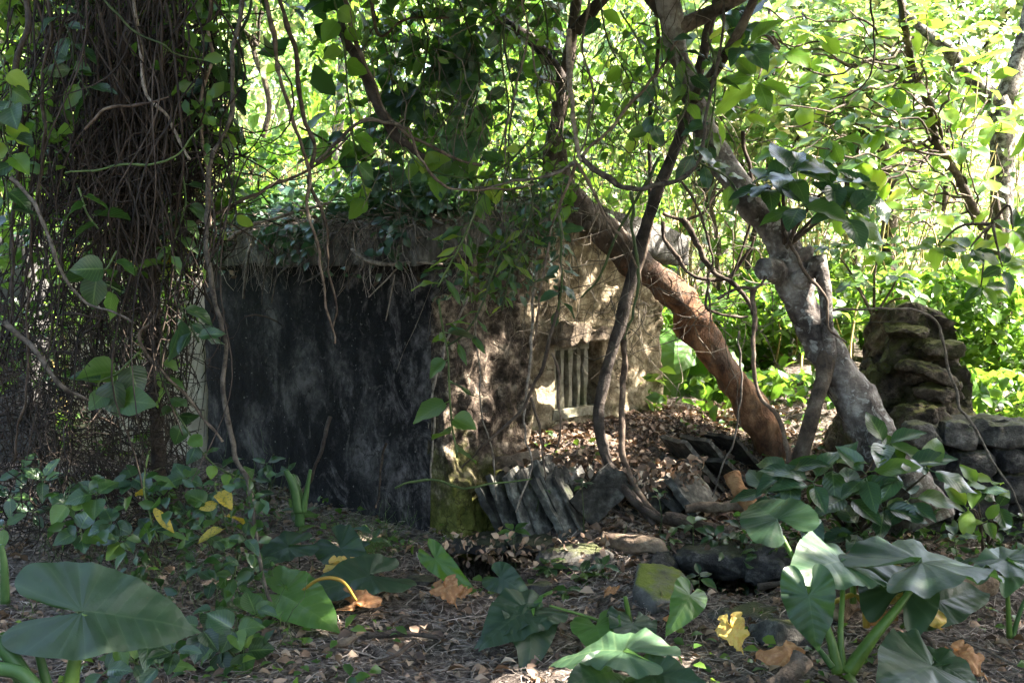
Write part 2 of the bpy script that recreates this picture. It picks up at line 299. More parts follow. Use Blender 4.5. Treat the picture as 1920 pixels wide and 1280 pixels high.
def wall_gable():
    # object space: x runs along the gable from the near corner (0) to the far end (2), z up
    m, nt, b = nodes_of('stained_cream_render'); co = objco(nt)
    tc = nt.nodes.new('ShaderNodeTexCoord'); s = nt.nodes.new('ShaderNodeSeparateXYZ'); nt.links.new(tc.outputs['Object'], s.inputs[0])
    fine = noise(nt, co, 13, 6, .68); big = noise(nt, co, 2.6, 5, .6, .5)
    cream = ramp(nt, fine, [(0.34, (0.085, 0.062, 0.039)), (0.5, (0.225, 0.178, 0.115)), (0.64, (0.43, 0.365, 0.26))])
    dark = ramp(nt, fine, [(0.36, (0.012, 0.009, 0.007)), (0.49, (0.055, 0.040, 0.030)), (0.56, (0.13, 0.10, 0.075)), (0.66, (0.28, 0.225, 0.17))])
    # grime: heavy beside the near corner, colour deepened for shade; stained under the roof
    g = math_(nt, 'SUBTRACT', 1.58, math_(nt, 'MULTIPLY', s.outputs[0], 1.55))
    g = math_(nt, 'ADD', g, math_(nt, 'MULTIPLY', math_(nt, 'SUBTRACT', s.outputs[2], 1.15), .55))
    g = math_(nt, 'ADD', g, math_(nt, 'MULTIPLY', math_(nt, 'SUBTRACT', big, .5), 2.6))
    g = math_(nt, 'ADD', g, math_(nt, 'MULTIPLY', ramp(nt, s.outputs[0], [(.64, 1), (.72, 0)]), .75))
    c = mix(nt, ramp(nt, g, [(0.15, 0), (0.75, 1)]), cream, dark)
    # moss low on the wall
    ms = math_(nt, 'ADD', math_(nt, 'MULTIPLY', math_(nt, 'SUBTRACT', .66, s.outputs[2]), 1.5), math_(nt, 'MULTIPLY', math_(nt, 'SUBTRACT', noise(nt, co, 5, 6, .7), .5), 2.4))
    moss = ramp(nt, fine, [(0.3, (0.035, 0.040, 0.01)), (0.7, (0.17, 0.18, 0.03))])
    c = mix(nt, ramp(nt, ms, [(0.1, 0), (0.7, .85)]), c, moss)
    # cracks
    v = nn(nt, 'ShaderNodeTexVoronoi', feature='DISTANCE_TO_EDGE', i_Scale=9.0); 
    wv = nn(nt, 'ShaderNodeVectorMath', operation='ADD'); nt.links.new(co, wv.inputs[0])
    nv = nn(nt, 'ShaderNodeTexNoise', i_Scale=6.0, i_Detail=5.0); nt.links.new(co, nv.inputs['Vector'])
    sc = nn(nt, 'ShaderNodeVectorMath', operation='SCALE'); sc.inputs['Scale'].default_value = .22; nt.links.new(nv.outputs['Color'], sc.inputs[0])
    nt.links.new(sc.outputs[0], wv.inputs[1]); nt.links.new(wv.outputs[0], v.inputs['Vector'])
    ck = math_(nt, 'MULTIPLY', ramp(nt, v.outputs[0], [(0.0, 1), (0.035, 0)]), ramp(nt, noise(nt, co, 3, 3), [(.45, 0), (.6, 1)]))
    c = mix(nt, math_(nt, 'MULTIPLY', ck, .75), c, (0.03, 0.025, 0.015))
    nt.links.new(c, b.inputs['Base Color']); b.inputs['Roughness'].default_value = .92; b.inputs['Specular IOR Level'].default_value = .15
    h = math_(nt, 'SUBTRACT', math_(nt, 'ADD', fine, math_(nt, 'MULTIPLY', noise(nt, co, 45, 5, .7), .5)), math_(nt, 'MULTIPLY', ck, .6))
    bump(nt, b, h, 1.0, .018); return m
M['wall_gable'] = wall_gable()
M['roof'] = simple_mat('rotten_roof_slab', [(0.3, (0.05, 0.046, 0.043)), (0.52, (0.13, 0.122, 0.112)), (0.75, (0.25, 0.235, 0.215))], 6, stretch=(2, 1, 1), bstr=1, bdist=.03,
                       extra=moss_top((0.06, 0.06, 0.022), .7, .5, 1.0))
M['bar'] = simple_mat('pale_window_bar', [(0.3, (0.10, 0.088, 0.06)), (0.6, (0.26, 0.24, 0.18))], 12, bstr=.7, bdist=.008,
                      extra=patches((0.10, 0.105, 0.05), 5, .52, .66, .8))
M['lintel'] = simple_mat('rough_lintel', [(0.3, (0.07, 0.052, 0.038)), (0.55, (0.19, 0.145, 0.10)), (0.75, (0.33, 0.27, 0.19))], 12, bstr=1, bdist=.03,
                         extra=moss_top((0.10, 0.09, 0.03), .6, .7, 1.1))

def soil_mat():
    m, nt, b = nodes_of('forest_soil'); co = objco(nt)
    f = noise(nt, co, 28, 8, .7); g = noise(nt, co, 2.0, 5, .6)
    c = ramp(nt, f, [(0.36, (0.03, 0.023, 0.02)), (0.48, (0.12, 0.095, 0.081)), (0.58, (0.26, 0.21, 0.18)), (0.68, (0.42, 0.355, 0.305))])
    c = mix(nt, ramp(nt, g, [(.5, 0), (.65, .5)]), c, (0.03, 0.032, 0.014))
    nt.links.new(c, b.inputs['Base Color']); b.inputs['Roughness'].default_value = .95; b.inputs['Specular IOR Level'].default_value = .1
    bump(nt, b, math_(nt, 'ADD', f, noise(nt, co, 70, 6, .7)), 1.0, .03); return m
M['soil'] = soil_mat()

# ------------------------------------------------------------------ mesh and object helpers
WL = {}
def mesh_of(name, V, Fs, smooth=True):
    V = np.asarray(V, np.float32); me = bpy.data.meshes.new(name)
    me.vertices.add(len(V)); me.vertices.foreach_set('co', V.ravel())
    Fs = [np.asarray(f, np.int32) for f in Fs if len(f)]
    nl = sum(f.size for f in Fs); npoly = sum(len(f) for f in Fs)
    me.loops.add(nl); me.polygons.add(npoly)
    me.loops.foreach_set('vertex_index', np.concatenate([f.ravel() for f in Fs]))
    tot = np.concatenate([np.full(len(f), f.shape[1], np.int32) for f in Fs])
    st = np.concatenate([[0], np.cumsum(tot)[:-1]]).astype(np.int32)
    me.polygons.foreach_set('loop_start', st); me.polygons.foreach_set('loop_total', tot)
    me.polygons.foreach_set('use_smooth', np.full(npoly, smooth, bool))
    me.update(calc_edges=True); return me
def tag(o, label=None, cat=None, group=None, kind=None):
    if label: o['label'] = label
    if cat: o['category'] = cat
    if group: o['group'] = group
    if kind: o['kind'] = kind
    return o
def thing(name, loc, label, cat, group=None):
    o = bpy.data.objects.new(name, None); col.objects.link(o); o.location = loc
    o.empty_display_size = .05; WL[o.name] = np.asarray(loc, float); return tag(o, label, cat, group)
def mk(name, V, Fs, mat, parent=None, smooth=True, base=None):
    """One mesh object from world-space vertices; parts keep their thing's origin."""
    V = np.asarray(V, float)
    if parent is not None: L = WL[parent.name]
    else: L = np.asarray(base if base is not None else (V[:, 0].mean(), V[:, 1].mean(), V[:, 2].min()), float)
    me = mesh_of(name, V - L, Fs, smooth); me.materials.append(M[mat] if isinstance(mat, str) else mat)
    o = bpy.data.objects.new(name, me); col.objects.link(o)
    if parent is not None: o.parent = parent
    else: o.location = L
    WL[o.name] = L; return o
class Acc:
    def __init__(s): s.V = []; s.Q = []; s.T = []; s.n = 0
    def add(s, V, Fs):
        for f in Fs:
            f = np.asarray(f)
            if len(f): (s.Q if f.shape[1] == 4 else s.T).append(f + s.n)
        s.V.append(V); s.n += len(V)
    def get(s):
        return np.concatenate(s.V), [np.concatenate(a) for a in (s.Q, s.T) if a]

def catmull(pts, k):
    p = np.asarray(pts, float)
    if len(p) < 3:
        t = np.linspace(0, 1, k)[:, None]; return p[0] * (1 - t) + p[-1] * t
    q = np.vstack([2 * p[0] - p[1], p, 2 * p[-1] - p[-2]]); out = []
    for s_ in np.linspace(0, len(p) - 1 - 1e-6, k):
        i = int(s_); t = s_ - i; a, b, c, d = q[i], q[i + 1], q[i + 2], q[i + 3]
        out.append(.5 * ((2 * b) + (-a + c) * t + (2 * a - 5 * b + 4 * c - d) * t * t + (-a + 3 * b - 3 * c + d) * t ** 3))
    return np.array(out)
def tube(pts, rad, sides=6, k=None, jit=0.0, jf=6.0, seed=0, wob=0.0, cap=True, bumps=0.0):
    pts = np.asarray(pts, float); rad = np.broadcast_to(np.asarray(rad, float), (len(pts),))
    L = np.linalg.norm(np.diff(pts, axis=0), axis=1).sum()
    if k is None: k = int(np.clip(L / max(rad.mean() * 2.0, .025), 4, 70))
    c4 = catmull(np.column_stack([pts, rad]), k); c = c4[:, :3]; r = np.maximum(c4[:, 3], .0006)
    if wob:
        for a in range(3): c[:, a] += wob * fbm(np.column_stack([c[:, 0] * 3, c[:, 1] * 3, c[:, 2] * 3 + 11 * a]), 1.3, 3, seed + a)
    t = np.gradient(c, axis=0); t /= np.linalg.norm(t, axis=1)[:, None] + 1e-9
    n = np.cross(t[0], [0.3, .9, .1]); n /= np.linalg.norm(n) + 1e-9; N = [n]
    for i in range(1, k):
        n = N[-1] - t[i] * np.dot(N[-1], t[i]); n /= np.linalg.norm(n) + 1e-9; N.append(n)
    N = np.array(N); B = np.cross(t, N)
    an = np.linspace(0, 2 * math.pi, sides, endpoint=False)
    V = c[:, None, :] + r[:, None, None] * (np.cos(an)[None, :, None] * N[:, None, :] + np.sin(an)[None, :, None] * B[:, None, :])
    V = V.reshape(-1, 3)
    if jit:
        d = V - np.repeat(c, sides, axis=0)
        V = V + d * (jit * fbm(V, jf, 4, seed))[:, None]
    i = np.arange(k - 1)[:, None] * sides; j = np.arange(sides)[None, :]; j2 = (j + 1) % sides
    Q = np.stack([i + j, i + j2, i + sides + j2, i + sides + j], -1).reshape(-1, 4)
    Fs = [Q]
    if cap and sides > 3:
        V = np.vstack([V, c[0], c[-1]]); a = len(V) - 2
        jj = np.arange(sides); j2 = (jj + 1) % sides
        Fs.append(np.column_stack([np.full(sides, a), j2, jj]))
        Fs.append(np.column_stack([np.full(sides, a + 1), (k - 1) * sides + jj, (k - 1) * sides + j2]))
    return V, Fs
def strands(a, b, r, wob, k=12, taper=.6, sag=None, sides=3):
    """many thin wavy stems at once"""
    a = np.asarray(a, float); b = np.asarray(b, float); n = len(a); t = np.linspace(0, 1, k)
    p = a[:, None, :] + (b - a)[:, None, :] * t[None, :, None]
    for m in range(1, 6): p = p + (np.asarray(wob) * np.ones(n))[:, None, None] / m * rng.normal(0, 1, (n, 1, 3)) * np.sin(m * np.pi * t)[None, :, None]
    if sag is not None: p[:, :, 2] -= np.asarray(sag)[:, None] * np.sin(np.pi * t)[None]
    d = b - a; d = d / (np.linalg.norm(d, axis=1)[:, None] + 1e-9); u = np.cross(d, np.array([.31, .87, .38])); u /= np.linalg.norm(u, axis=1)[:, None] + 1e-9; v = np.cross(d, u)
    rr = np.asarray(r)[:, None] * (1 - (1 - taper) * t)[None]
    an = np.arange(sides) * 2 * np.pi / sides
    V = p[:, :, None, :] + rr[:, :, None, None] * (np.cos(an)[None, None, :, None] * u[:, None, None, :] + np.sin(an)[None, None, :, None] * v[:, None, None, :])
    i = np.arange(n)[:, None, None] * k * sides + np.arange(k - 1)[None, :, None] * sides; j = np.arange(sides)[None, None, :]; j2 = (j + 1) % sides
    return V.reshape(-1, 3), [np.stack([i + j, i + j2, i + sides + j2, i + sides + j], -1).reshape(-1, 4)]
def PA(px, py, Y):
    px, py, Y = np.broadcast_arrays(np.asarray(px, float), np.asarray(py, float), np.asarray(Y, float)); u = (px - CX) / F; v = (CY - py) / F
    d = np.stack([u, cp + v * sp, -sp + v * cp], -1); return CAM + d * (Y / d[:, 1])[:, None]
def pxpath(pts):
    """[(px,py,Y,width px)] -> points and radii in metres"""
    p = np.array([P(a[0], a[1], a[2]) for a in pts]); r = np.array([a[3] * .5 * a[2] / F for a in pts]); return p, r

# rough lumps: a rounded box pushed about by noise
_ico = {}
def ico(sub):
    if sub not in _ico:
        t = (1 + 5 ** .5) / 2
        v = np.array([(-1, t, 0), (1, t, 0), (-1, -t, 0), (1, -t, 0), (0, -1, t), (0, 1, t), (0, -1, -t), (0, 1, -t), (t, 0, -1), (t, 0, 1), (-t, 0, -1), (-t, 0, 1)], float)
        f = [(0, 11, 5), (0, 5, 1), (0, 1, 7), (0, 7, 10), (0, 10, 11), (1, 5, 9), (5, 11, 4), (11, 10, 2), (10, 7, 6), (7, 1, 8), (3, 9, 4), (3, 4, 2), (3, 2, 6), (3, 6, 8), (3, 8, 9), (4, 9, 5), (2, 4, 11), (6, 2, 10), (8, 6, 7), (9, 8, 1)]
        v /= np.linalg.norm(v[0]); v = list(map(tuple, v))
        for _ in range(sub):
            cache = {}; nf = []
            def m_(a, b):
                k = (min(a, b), max(a, b))
                if k not in cache:
                    p = np.array(v[a]) + np.array(v[b]); p /= np.linalg.norm(p); v.append(tuple(p)); cache[k] = len(v) - 1
                return cache[k]
            for a, b, c in f:
                ab, bc, ca = m_(a, b), m_(b, c), m_(c, a); nf += [(a, ab, ca), (b, bc, ab), (c, ca, bc), (ab, bc, ca)]
            f = nf
        _ico[sub] = (np.array(v), np.array(f))
    return _ico[sub]
def rotz(a):
    c, s = math.cos(a), math.sin(a); return np.array([[c, -s, 0], [s, c, 0], [0, 0, 1]])
def rotx(a):
    c, s = math.cos(a), math.sin(a); return np.array([[1, 0, 0], [0, c, -s], [0, s, c]])
def roty(a):
    c, s = math.cos(a), math.sin(a); return np.array([[c, 0, s], [0, 1, 0], [-s, 0, c]])
def lump(center, size, R=None, sub=3, box=.6, amp=.12, freq=3.0, seed=0, strata=0.0):
    v, f = ico(sub); e = np.sign(v) * np.abs(v) ** (1 - box * .75)
    e = e / np.max(np.abs(e), axis=1, keepdims=True) * (np.max(np.abs(e), axis=1, keepdims=True) * (1 - box) + box)
    p = e * (np.asarray(size) * .5)
    rr = np.random.default_rng(seed + 1000); hs = np.asarray(size) * .5
    for _ in range(14):                                                # broken faces
        n_ = unit(rr.normal(0, 1, 3) / hs); d_ = np.max(p @ n_) * rr.uniform(.68, .93); ov = np.maximum(p @ n_ - d_, 0); p = p - ov[:, None] * n_ * .96
    q = p + np.array([seed * 3.1, seed * 1.7, seed * .9])
    d = fbm(q, freq, 4, seed); nrm = v
    amp = amp * .5
    p = p + nrm * ((d * amp + .16 * amp * fbm(q, freq * 5, 3, seed + 3) - .25 * amp * np.abs(fbm(q, freq * 2.2, 3, seed + 5))) * min(size))[:, None]
    if strata: p[:, :2] *= (1 + strata * vnoise(np.column_stack([q[:, 0] * 1.5, q[:, 1] * 1.5, q[:, 2] * 14]), seed))[:, None]
    if R is not None: p = p @ R.T
    return p + np.asarray(center), [f]

# ------------------------------------------------------------------ leaf blades (shared meshes)
def blade(name, shape='ell', w=.42, fold=.12, curl=.25, wave=.03, rows=8, cols=4, pet=.12, seed=0, mat='leaf_mid'):
    r = np.random.default_rng(seed); V = []; UV = []
    for i in range(rows + 1):
        t = i / rows
        if shape == 'ell': h = math.sin(math.pi * min(1, t ** .85)) ** .8 * (1 - .25 * t)
        elif shape == 'obov': h = math.sin(math.pi * t ** 1.45) ** .75
        elif shape == 'heart': h = max(0, math.sin(math.pi * min(1, .18 + .82 * t))) ** .9 * (1.15 - .35 * t) * (1 if t > 0 else .55)
        else: h = math.sin(math.pi * t ** .9) ** 1.1 * .6
        h = max(h, .012) * w
        for j in range(cols + 1):
            u = j / cols * 2 - 1
            x = u * h; y = pet + t * (1 - pet); z = fold * abs(x) * 1.6 - curl * t * t * .5 + .1 * curl * t
            z += wave * math.sin(t * 11 + seed + (2 if u > 0 else 0)) * abs(u) + .012 * math.sin(t * 9 * math.pi) * abs(u)
            V.append((x, y, z)); UV.append((j / cols, t))
    n = cols + 1; Fq = [(i * n + j, i * n + j + 1, (i + 1) * n + j + 1, (i + 1) * n + j) for i in range(rows) for j in range(cols)]
    b = len(V); pw = .012   # leaf stalk
    for y, zz in ((0, 0), (pet + .02, 0)):
        V += [(-pw, y, zz - pw), (pw, y, zz - pw), (0, y, zz + pw)]; UV += [(.5, 0)] * 3
    Fq += [(b, b + 1, b + 4, b + 3), (b + 1, b + 2, b + 5, b + 4), (b + 2, b, b + 3, b + 5)]
    me = mesh_of(name, np.array(V), [np.array(Fq)]); uv = me.uv_layers.new(name='UVMap')
    li = np.empty(len(me.loops), np.int32); me.loops.foreach_get('vertex_index', li)
    uv.data.foreach_set('uv', np.array(UV, np.float32)[li].ravel()); me.materials.append(M[mat]); return me
BL = {}
def blades(shape, mat):
    k = (shape, mat)
    if k not in BL:
        prm = {'ell': dict(w=.27), 'obov': dict(w=.24), 'heart': dict(w=.38), 'lance': dict(w=.22)}[shape]
        BL[k] = [blade('leaf_blade', shape, fold=f_, curl=c_, wave=w_, seed=i, mat=mat, **prm)
                 for i, (f_, c_, w_) in enumerate([(.12, .25, .02), (.25, .5, .03), (-.05, .35, .04), (.3, .1, .015), (.1, .75, .03)])]
    return BL[k]
def frame(d, n):
    y = unit(d); z = np.asarray(n, float) - np.dot(n, y) * y
    if np.linalg.norm(z) < 1e-5: z = np.cross(y, [1, 0, 0])
    z = unit(z); return np.column_stack([np.cross(y, z), y, z])
def put(name, me, parent, pos, R, s):
    o = bpy.data.objects.new(name, me); col.objects.link(o); o.parent = parent
    A = np.eye(4); A[:3, :3] = R * np.asarray(s); A[:3, 3] = np.asarray(pos) - WL[parent.name]
    o.matrix_basis = Matrix(A.tolist()); return o
def add_leaf(parent, pos, d, n, length, shape='ell', mat='leaf_mid', name='leaf', wide=1.0):
    if STRONG and not clear_of_beams(np.atleast_2d(np.asarray(pos) + unit(d) * length * .5), length * .22, STRONG)[0]: return None
    me = random.choice(blades(shape, mat)); return put(name, me, parent, pos, frame(d, n), (length * wide, length, length))
def whorl(parent, c, axis, nl, length, shape, mat, spread=1.0, mats=None, rise=.25, wide=1.0):
    """a rosette of leaves at the end of a twig"""
    axis = unit(axis); a0 = random.random() * 6.28; u = unit(np.cross(axis, [.3, .5, .8])); v = np.cross(axis, u)
    for i in range(nl):
        a = a0 + i * 2.4; rr = random.uniform(.75, 1.15)
        d = (math.cos(a) * u + math.sin(a) * v) * spread + axis * random.uniform(-.15, .55) * (1 if rise else 0) + np.array([0, 0, random.uniform(-.35, .15)])
        add_leaf(parent, c + axis * random.uniform(-.02, .03), d, axis + np.array([0, 0, .4]) + np.random.normal(0, .15, 3), length * rr, shape, random.choice(mats) if mats else mat, wide=wide)
np.random.seed(3)

# low blades for uncountable foliage
def low_blade(w=.25, fold=.1, curl=.2):
    V = np.array([(0, 0, 0), (-w, .42, fold), (0, .45, 0), (w, .42, fold), (-w * .72, .75, fold * .6 - curl * .3), (0, .76, -curl * .3), (w * .72, .75, fold * .6 - curl * .3), (0, 1, -curl)], float)
    return V, np.array([(0, 2, 1), (0, 3, 2), (4, 5, 7), (5, 6, 7)]), np.array([(1, 2, 5, 4), (2, 3, 6, 5)])
def scatter(pos, D, N, S, w=.25, fold=.1, curl=.2):
    """leaf cloud: arrays of positions, directions, normals, lengths"""
    D = D / (np.linalg.norm(D, axis=1)[:, None] + 1e-9); N = N - (N * D).sum(1)[:, None] * D
    N = N / (np.linalg.norm(N, axis=1)[:, None] + 1e-9); X = np.cross(D, N)
    b, t, q = low_blade(w, fold, curl); k = len(b)
    V = pos[:, None, :] + S[:, None, None] * (b[None, :, 0:1] * X[:, None, :] + b[None, :, 1:2] * D[:, None, :] + b[None, :, 2:3] * N[:, None, :])
    off = (np.arange(len(pos)) * k)[:, None, None]
    return V.reshape(-1, 3), [(q[None] + off).reshape(-1, 4), (t[None] + off).reshape(-1, 3)]

# sunbeams through gaps cut in the leaves: foliage is left out along these lines to the sun
BEAMS = []; STRONG = []
def beam(px, py, Y, r): BEAMS.append((*P(px, py, Y), r))
def clear_of_beams(pos, pad=0.0, which=None):
    ok = np.ones(len(pos), bool)
    for x, y, z, r in (which or BEAMS):
        d = pos - np.array([x, y, z]); a = d @ SUN; per = np.linalg.norm(d - a[:, None] * SUN, axis=1)
        ok &= ~((a > .1) & (per < r + pad))
    return ok
def cloud(n, sampler, size, droop=.3, up=1.0, clump=None, beams=True, w=.25, keep=None, fold=.1, curl=.2, facing=None):
    pos = sampler(n)
    if keep is not None: pos = pos[keep(pos)]
    if beams: pos = pos[clear_of_beams(pos + np.array([0, 0, -.05]), .10)]
    m = len(pos); D = rng.normal(0, 1, (m, 3)); D[:, 2] = D[:, 2] * .45 - droop
    N = rng.normal(0, .55, (m, 3)) + np.array([0, 0, up])
    if facing is not None: N += facing
    S = rng.uniform(size[0], size[1], m)
    return scatter(pos, D, N, S, w, fold, curl)
def blob_sampler(center, radii, sub=None, spread=.22):
    center = np.asarray(center, float); radii = np.asarray(radii, float)
    def f(n):
        k = sub or max(4, n // 40)
        c = rng.normal(0, 1, (k, 3)); c /= np.linalg.norm(c, axis=1)[:, None]; c *= rng.uniform(.25, 1, (k, 1)) ** .5
        p = c[rng.integers(0, k, n)] + rng.normal(0, spread, (n, 3)); return center + p * radii
    return f

# ================================================================== THE SETTING
HC = np.array([-0.50, 6.40]); GA = np.array([0.774, 0.633]); LA = np.array([-0.633, 0.774])   # hut corner, gable axis, side axis
def hut_local(x, y):
    dx, dy = x - HC[0], y - HC[1]; return dx * GA[0] + dy * GA[1], dx * LA[0] + dy * LA[1]
def ground_z(x, y, fine=True):
    x = np.asarray(x, float); y = np.asarray(y, float)
    p = np.column_stack([x.ravel(), y.ravel(), np.zeros(x.size)])
    z = .05 * fbm(p, .7, 3, 5).reshape(x.shape)
    if fine: z = z + .022 * fbm(p, 5.0, 4, 9).reshape(x.shape)
    t, d = hut_local(x, y); d = -d                                   # d: metres out from the gable
    mound = .47 * sstep(1.25, .15, d) * sstep(.28, .75, t) * sstep(-1.2, -.3, d) * sstep(3.6, 2.2, t)
    z = z + np.where(d > -.05, mound, mound * .9)
    z = z + .07 * sstep(5.35, 5.95, y) * sstep(-1.2, -.2, x)
    z = z + .34 * sstep(6.3, 7.4, y) * sstep(1.6, 2.4, x) + .30 * sstep(7.6, 9.0, y) * sstep(.3, 1.4, x)
    # two dark hollows under the ledge
    for cx, cy_, rx, ry, dp in ((-.13, 5.98, .30, .36, .48), (1.08, 5.52, .31, .38, .5)):
        q = np.sqrt(((x - cx) / rx) ** 2 + ((y - cy_) / ry) ** 2 + 0); q = q + .12 * vnoise(np.column_stack([x.ravel() * 5, y.ravel() * 5, 0 * x.ravel() + cx]), 3).reshape(x.shape)
        z = z - dp * sstep(1.0, .72, q)
    z = z + .05 * np.exp(-(((x - .70) / .26) ** 2 + ((y - 5.1) / .3) ** 2))
    hill = np.maximum(y - 13, 0); z = z + hill * .10 + .004 * np.maximum(y - 20, 0) ** 2 * sstep(90, 30, y)
    z = z + sstep(30, 90, y) * 6
    return z
def axis(lo, hi, d, out):
    core = np.arange(lo, hi + 1e-6, d); left = []; s = d; v = lo
    while v > -out: s *= 1.22; v -= s; left.append(v)
    right = []; s = d; v = core[-1]
    while v < out: s *= 1.22; v += s; right.append(v)
    return np.concatenate([left[::-1], core, right])
gx = axis(-3.6, 3.6, .03, 300); gy = axis(3.2, 9.0, .03, 300)
XX, YY = np.meshgrid(gx, gy); ZZ = ground_z(XX, YY)
nv = len(gx); i = np.arange(len(gy) - 1)[:, None] * nv; j = np.arange(nv - 1)[None, :]
ground = mk('ground', np.column_stack([XX.ravel(), YY.ravel(), ZZ.ravel()]), [np.stack([i + j, i + j + 1, i + nv + j + 1, i + nv + j], -1).reshape(-1, 4)], 'soil', base=(0, 0, 0))
tag(ground, kind='structure')
def gz1(x, y): return float(ground_z(np.array([x]), np.array([y]), False)[0])
def on_ground(px, py, lift=0.0):
    p = G(px, py, 0)
    for _ in range(12): p = G(px, py, .5 * p[2] + .5 * gz1(p[0], p[1]))
    return p + np.array([0, 0, lift])

# where the sun is let through (gaps cut in the canopy)
def gab(px, py):
    d = ray(px, py); n = np.array([GA[1], -GA[0]]); k = np.dot(HC - CAM[:2], n) / np.dot(d[:2], n); return CAM + d * k
def gbeam(px, py, r):
    p = gab(px, py)
    if px < 960: p = p - unit(ray(px, py)) * .20                      # the pier stands forward of the wall
    BEAMS.append((*p, r))
for a in ((930, 672, .06), (915, 700, .075), (897, 735, .09), (878, 770, .10), (860, 805, .10), (848, 835, .075),
          (1012, 700, .06), (1005, 750, .08), (990, 800, .08), (978, 850, .07), (1085, 608, .03), (1045, 612, .02),
          (1150, 520, .05), (1130, 560, .03), (1165, 500, .04), (1198, 690, .02), (1210, 660, .02), (1215, 790, .02),
          (1060, 800, .04), (835, 850, .035), (812, 900, .03)): gbeam(*a)
for a in ((1050, 835, 6.95, .13), (1095, 835, 6.9, .15), (1125, 850, 6.8, .12), (1020, 850, 6.7, .13), (1160, 835, 6.9, .06),
          (1185, 475, 6.9, .06), (1215, 500, 6.9, .07), (1260, 545, 6.9, .06), (1310, 620, 6.9, .05), (1130, 420, 6.9, .05),
          (1000, 900, 6.25, .07), (1035, 950, 6.2, .05), (1110, 895, 6.3, .07), (1200, 900, 6.3, .05), (1260, 900, 6.4, .04),
          (1120, 1025, 5.8, .12), (1085, 1050, 5.7, .08), (1160, 1010, 5.8, .05), (830, 950, 6.3, .05), (855, 1010, 6.3, .04),
          (1130, 1222, 4.1, .16), (1160, 1225, 4.1, .12), (1760, 965, 5.6, .04), (1500, 1262, 4.0, .03), (1690, 1160, 4.2, .04), (1430, 970, 4.5, .05), (1530, 1070, 4.4, .04),
          (1850, 1050, 4.6, .03), (1620, 1080, 4.6, .05), (480, 900, 6.0, .06), (300, 660, 5.0, .07), (330, 700, 5.0, .06), (250, 700, 5.1, .05), (200, 800, 5.0, .04),
          (700, 420, 6.9, .10), (560, 420, 7.6, .12), (820, 410, 6.6, .07), (640, 400, 7.4, .1), (600, 345, 7.8, .15), (840, 420, 6.4, .06),
          (640, 1150, 4.8, .05), (760, 1190, 4.6, .04), (1330, 1230, 4.2, .05), (345, 545, 9.24, .22), (330, 600, 9.24, .16), (360, 510, 9.24, .12), (850, 985, 6.1, .05), (720, 960, 5.9, .06), (1000, 780, 5.0, .05)): beam(*a)

STRONG += [b for b in BEAMS if b[3] >= .08 and b[1] < 6]
STRONG += BEAMS[:10] + BEAMS[12:13] + BEAMS[21:25] + BEAMS[26:29]
# ------------------------------------------------------------------ the hut
hut = bpy.data.objects.new('stone_hut', None); col.objects.link(hut); hut.location = (HC[0], HC[1], 0); hut.rotation_euler = (0, 0, math.atan2(GA[1], GA[0]))
tag(hut, 'small derelict stone hut with a black-stained side wall and barred window', 'hut')
WL[hut.name] = np.zeros(3)
GW, SD = 2.0, 3.1
def box_grid(f, n, amp=0.0, freq=4.0, seed=0):
    """a closed subdivided unit box pushed through f (unit -> place), roughened by noise"""
    acc = Acc()
    for ax in range(3):
        u, v = [a for a in range(3) if a != ax]
        for side in (0, 1):
            uu, vv = np.meshgrid(np.linspace(0, 1, n[u] + 1), np.linspace(0, 1, n[v] + 1)); p = np.zeros((uu.size, 3))
            p[:, u] = uu.ravel(); p[:, v] = vv.ravel(); p[:, ax] = side
            m = n[u] + 1; i_ = np.arange(n[v])[:, None] * m; j_ = np.arange(n[u])[None, :]
            q = np.stack([i_ + j_, i_ + j_ + 1, i_ + m + j_ + 1, i_ + m + j_], -1).reshape(-1, 4)
            flip = (side == 0) ^ (ax == 1)
            acc.add(p, [q[:, ::-1] if flip else q])
    V, Fs = acc.get(); V = f(V)
    if amp:
        D = np.column_stack([fbm(V, freq, 4, seed + 31 * k) for k in range(3)]); V = V + amp * D
    return V, Fs
def weld(o, dist=.0005):
    import bmesh
    bm = bmesh.new(); bm.from_mesh(o.data); bmesh.ops.remove_doubles(bm, verts=bm.verts, dist=dist); bm.to_mesh(o.data); bm.free()
# side wall (local x = 0 plane, faces -x)
V, Fs = box_grid(lambda p: np.column_stack([p[:, 0] * .25, -.012 + p[:, 1] * (SD + .01), -.30 + p[:, 2] * 1.93]), (2, 110, 70), .012, 2.5, 3)
V[:, 0] += -.004 * fbm(V, 14, 3, 8) * (V[:, 0] < .1)
w = mk('side_wall', V, Fs, 'wall_black', hut); weld(w); w['label'] = 'side wall blackened by damp stains'
# gable wall with the window opening
WX0, WX1, WZ0, WZ1 = 1.00, 1.42, .645, 1.085
def top_z(x): return 1.61 + .24 * (1 - np.abs(x - 1.0))
xs = np.concatenate([np.linspace(.016, WX0, 90), np.linspace(WX0, WX1, 22)[1:], np.linspace(WX1, GW, 30)[1:]])
zs = np.concatenate([np.linspace(-.14, WZ0, 60), np.linspace(WZ0, WZ1, 23)[1:], np.linspace(WZ1, 1.60, 27)[1:]])
rows = [np.full(len(xs), z) for z in zs] + [1.60 + (top_z(xs) - 1.60) * k for k in np.linspace(0, 1, 8)[1:]]
Zg = np.array(rows); Xg = np.tile(xs, (len(rows), 1)); nr, nc = Zg.shape
q = np.column_stack([Xg.ravel(), np.zeros(Xg.size), Zg.ravel()])
away = np.minimum(1, np.maximum(np.maximum(WX0 - q[:, 0], q[:, 0] - WX1), np.maximum(WZ0 - q[:, 2], q[:, 2] - WZ1)).clip(0) / .06)
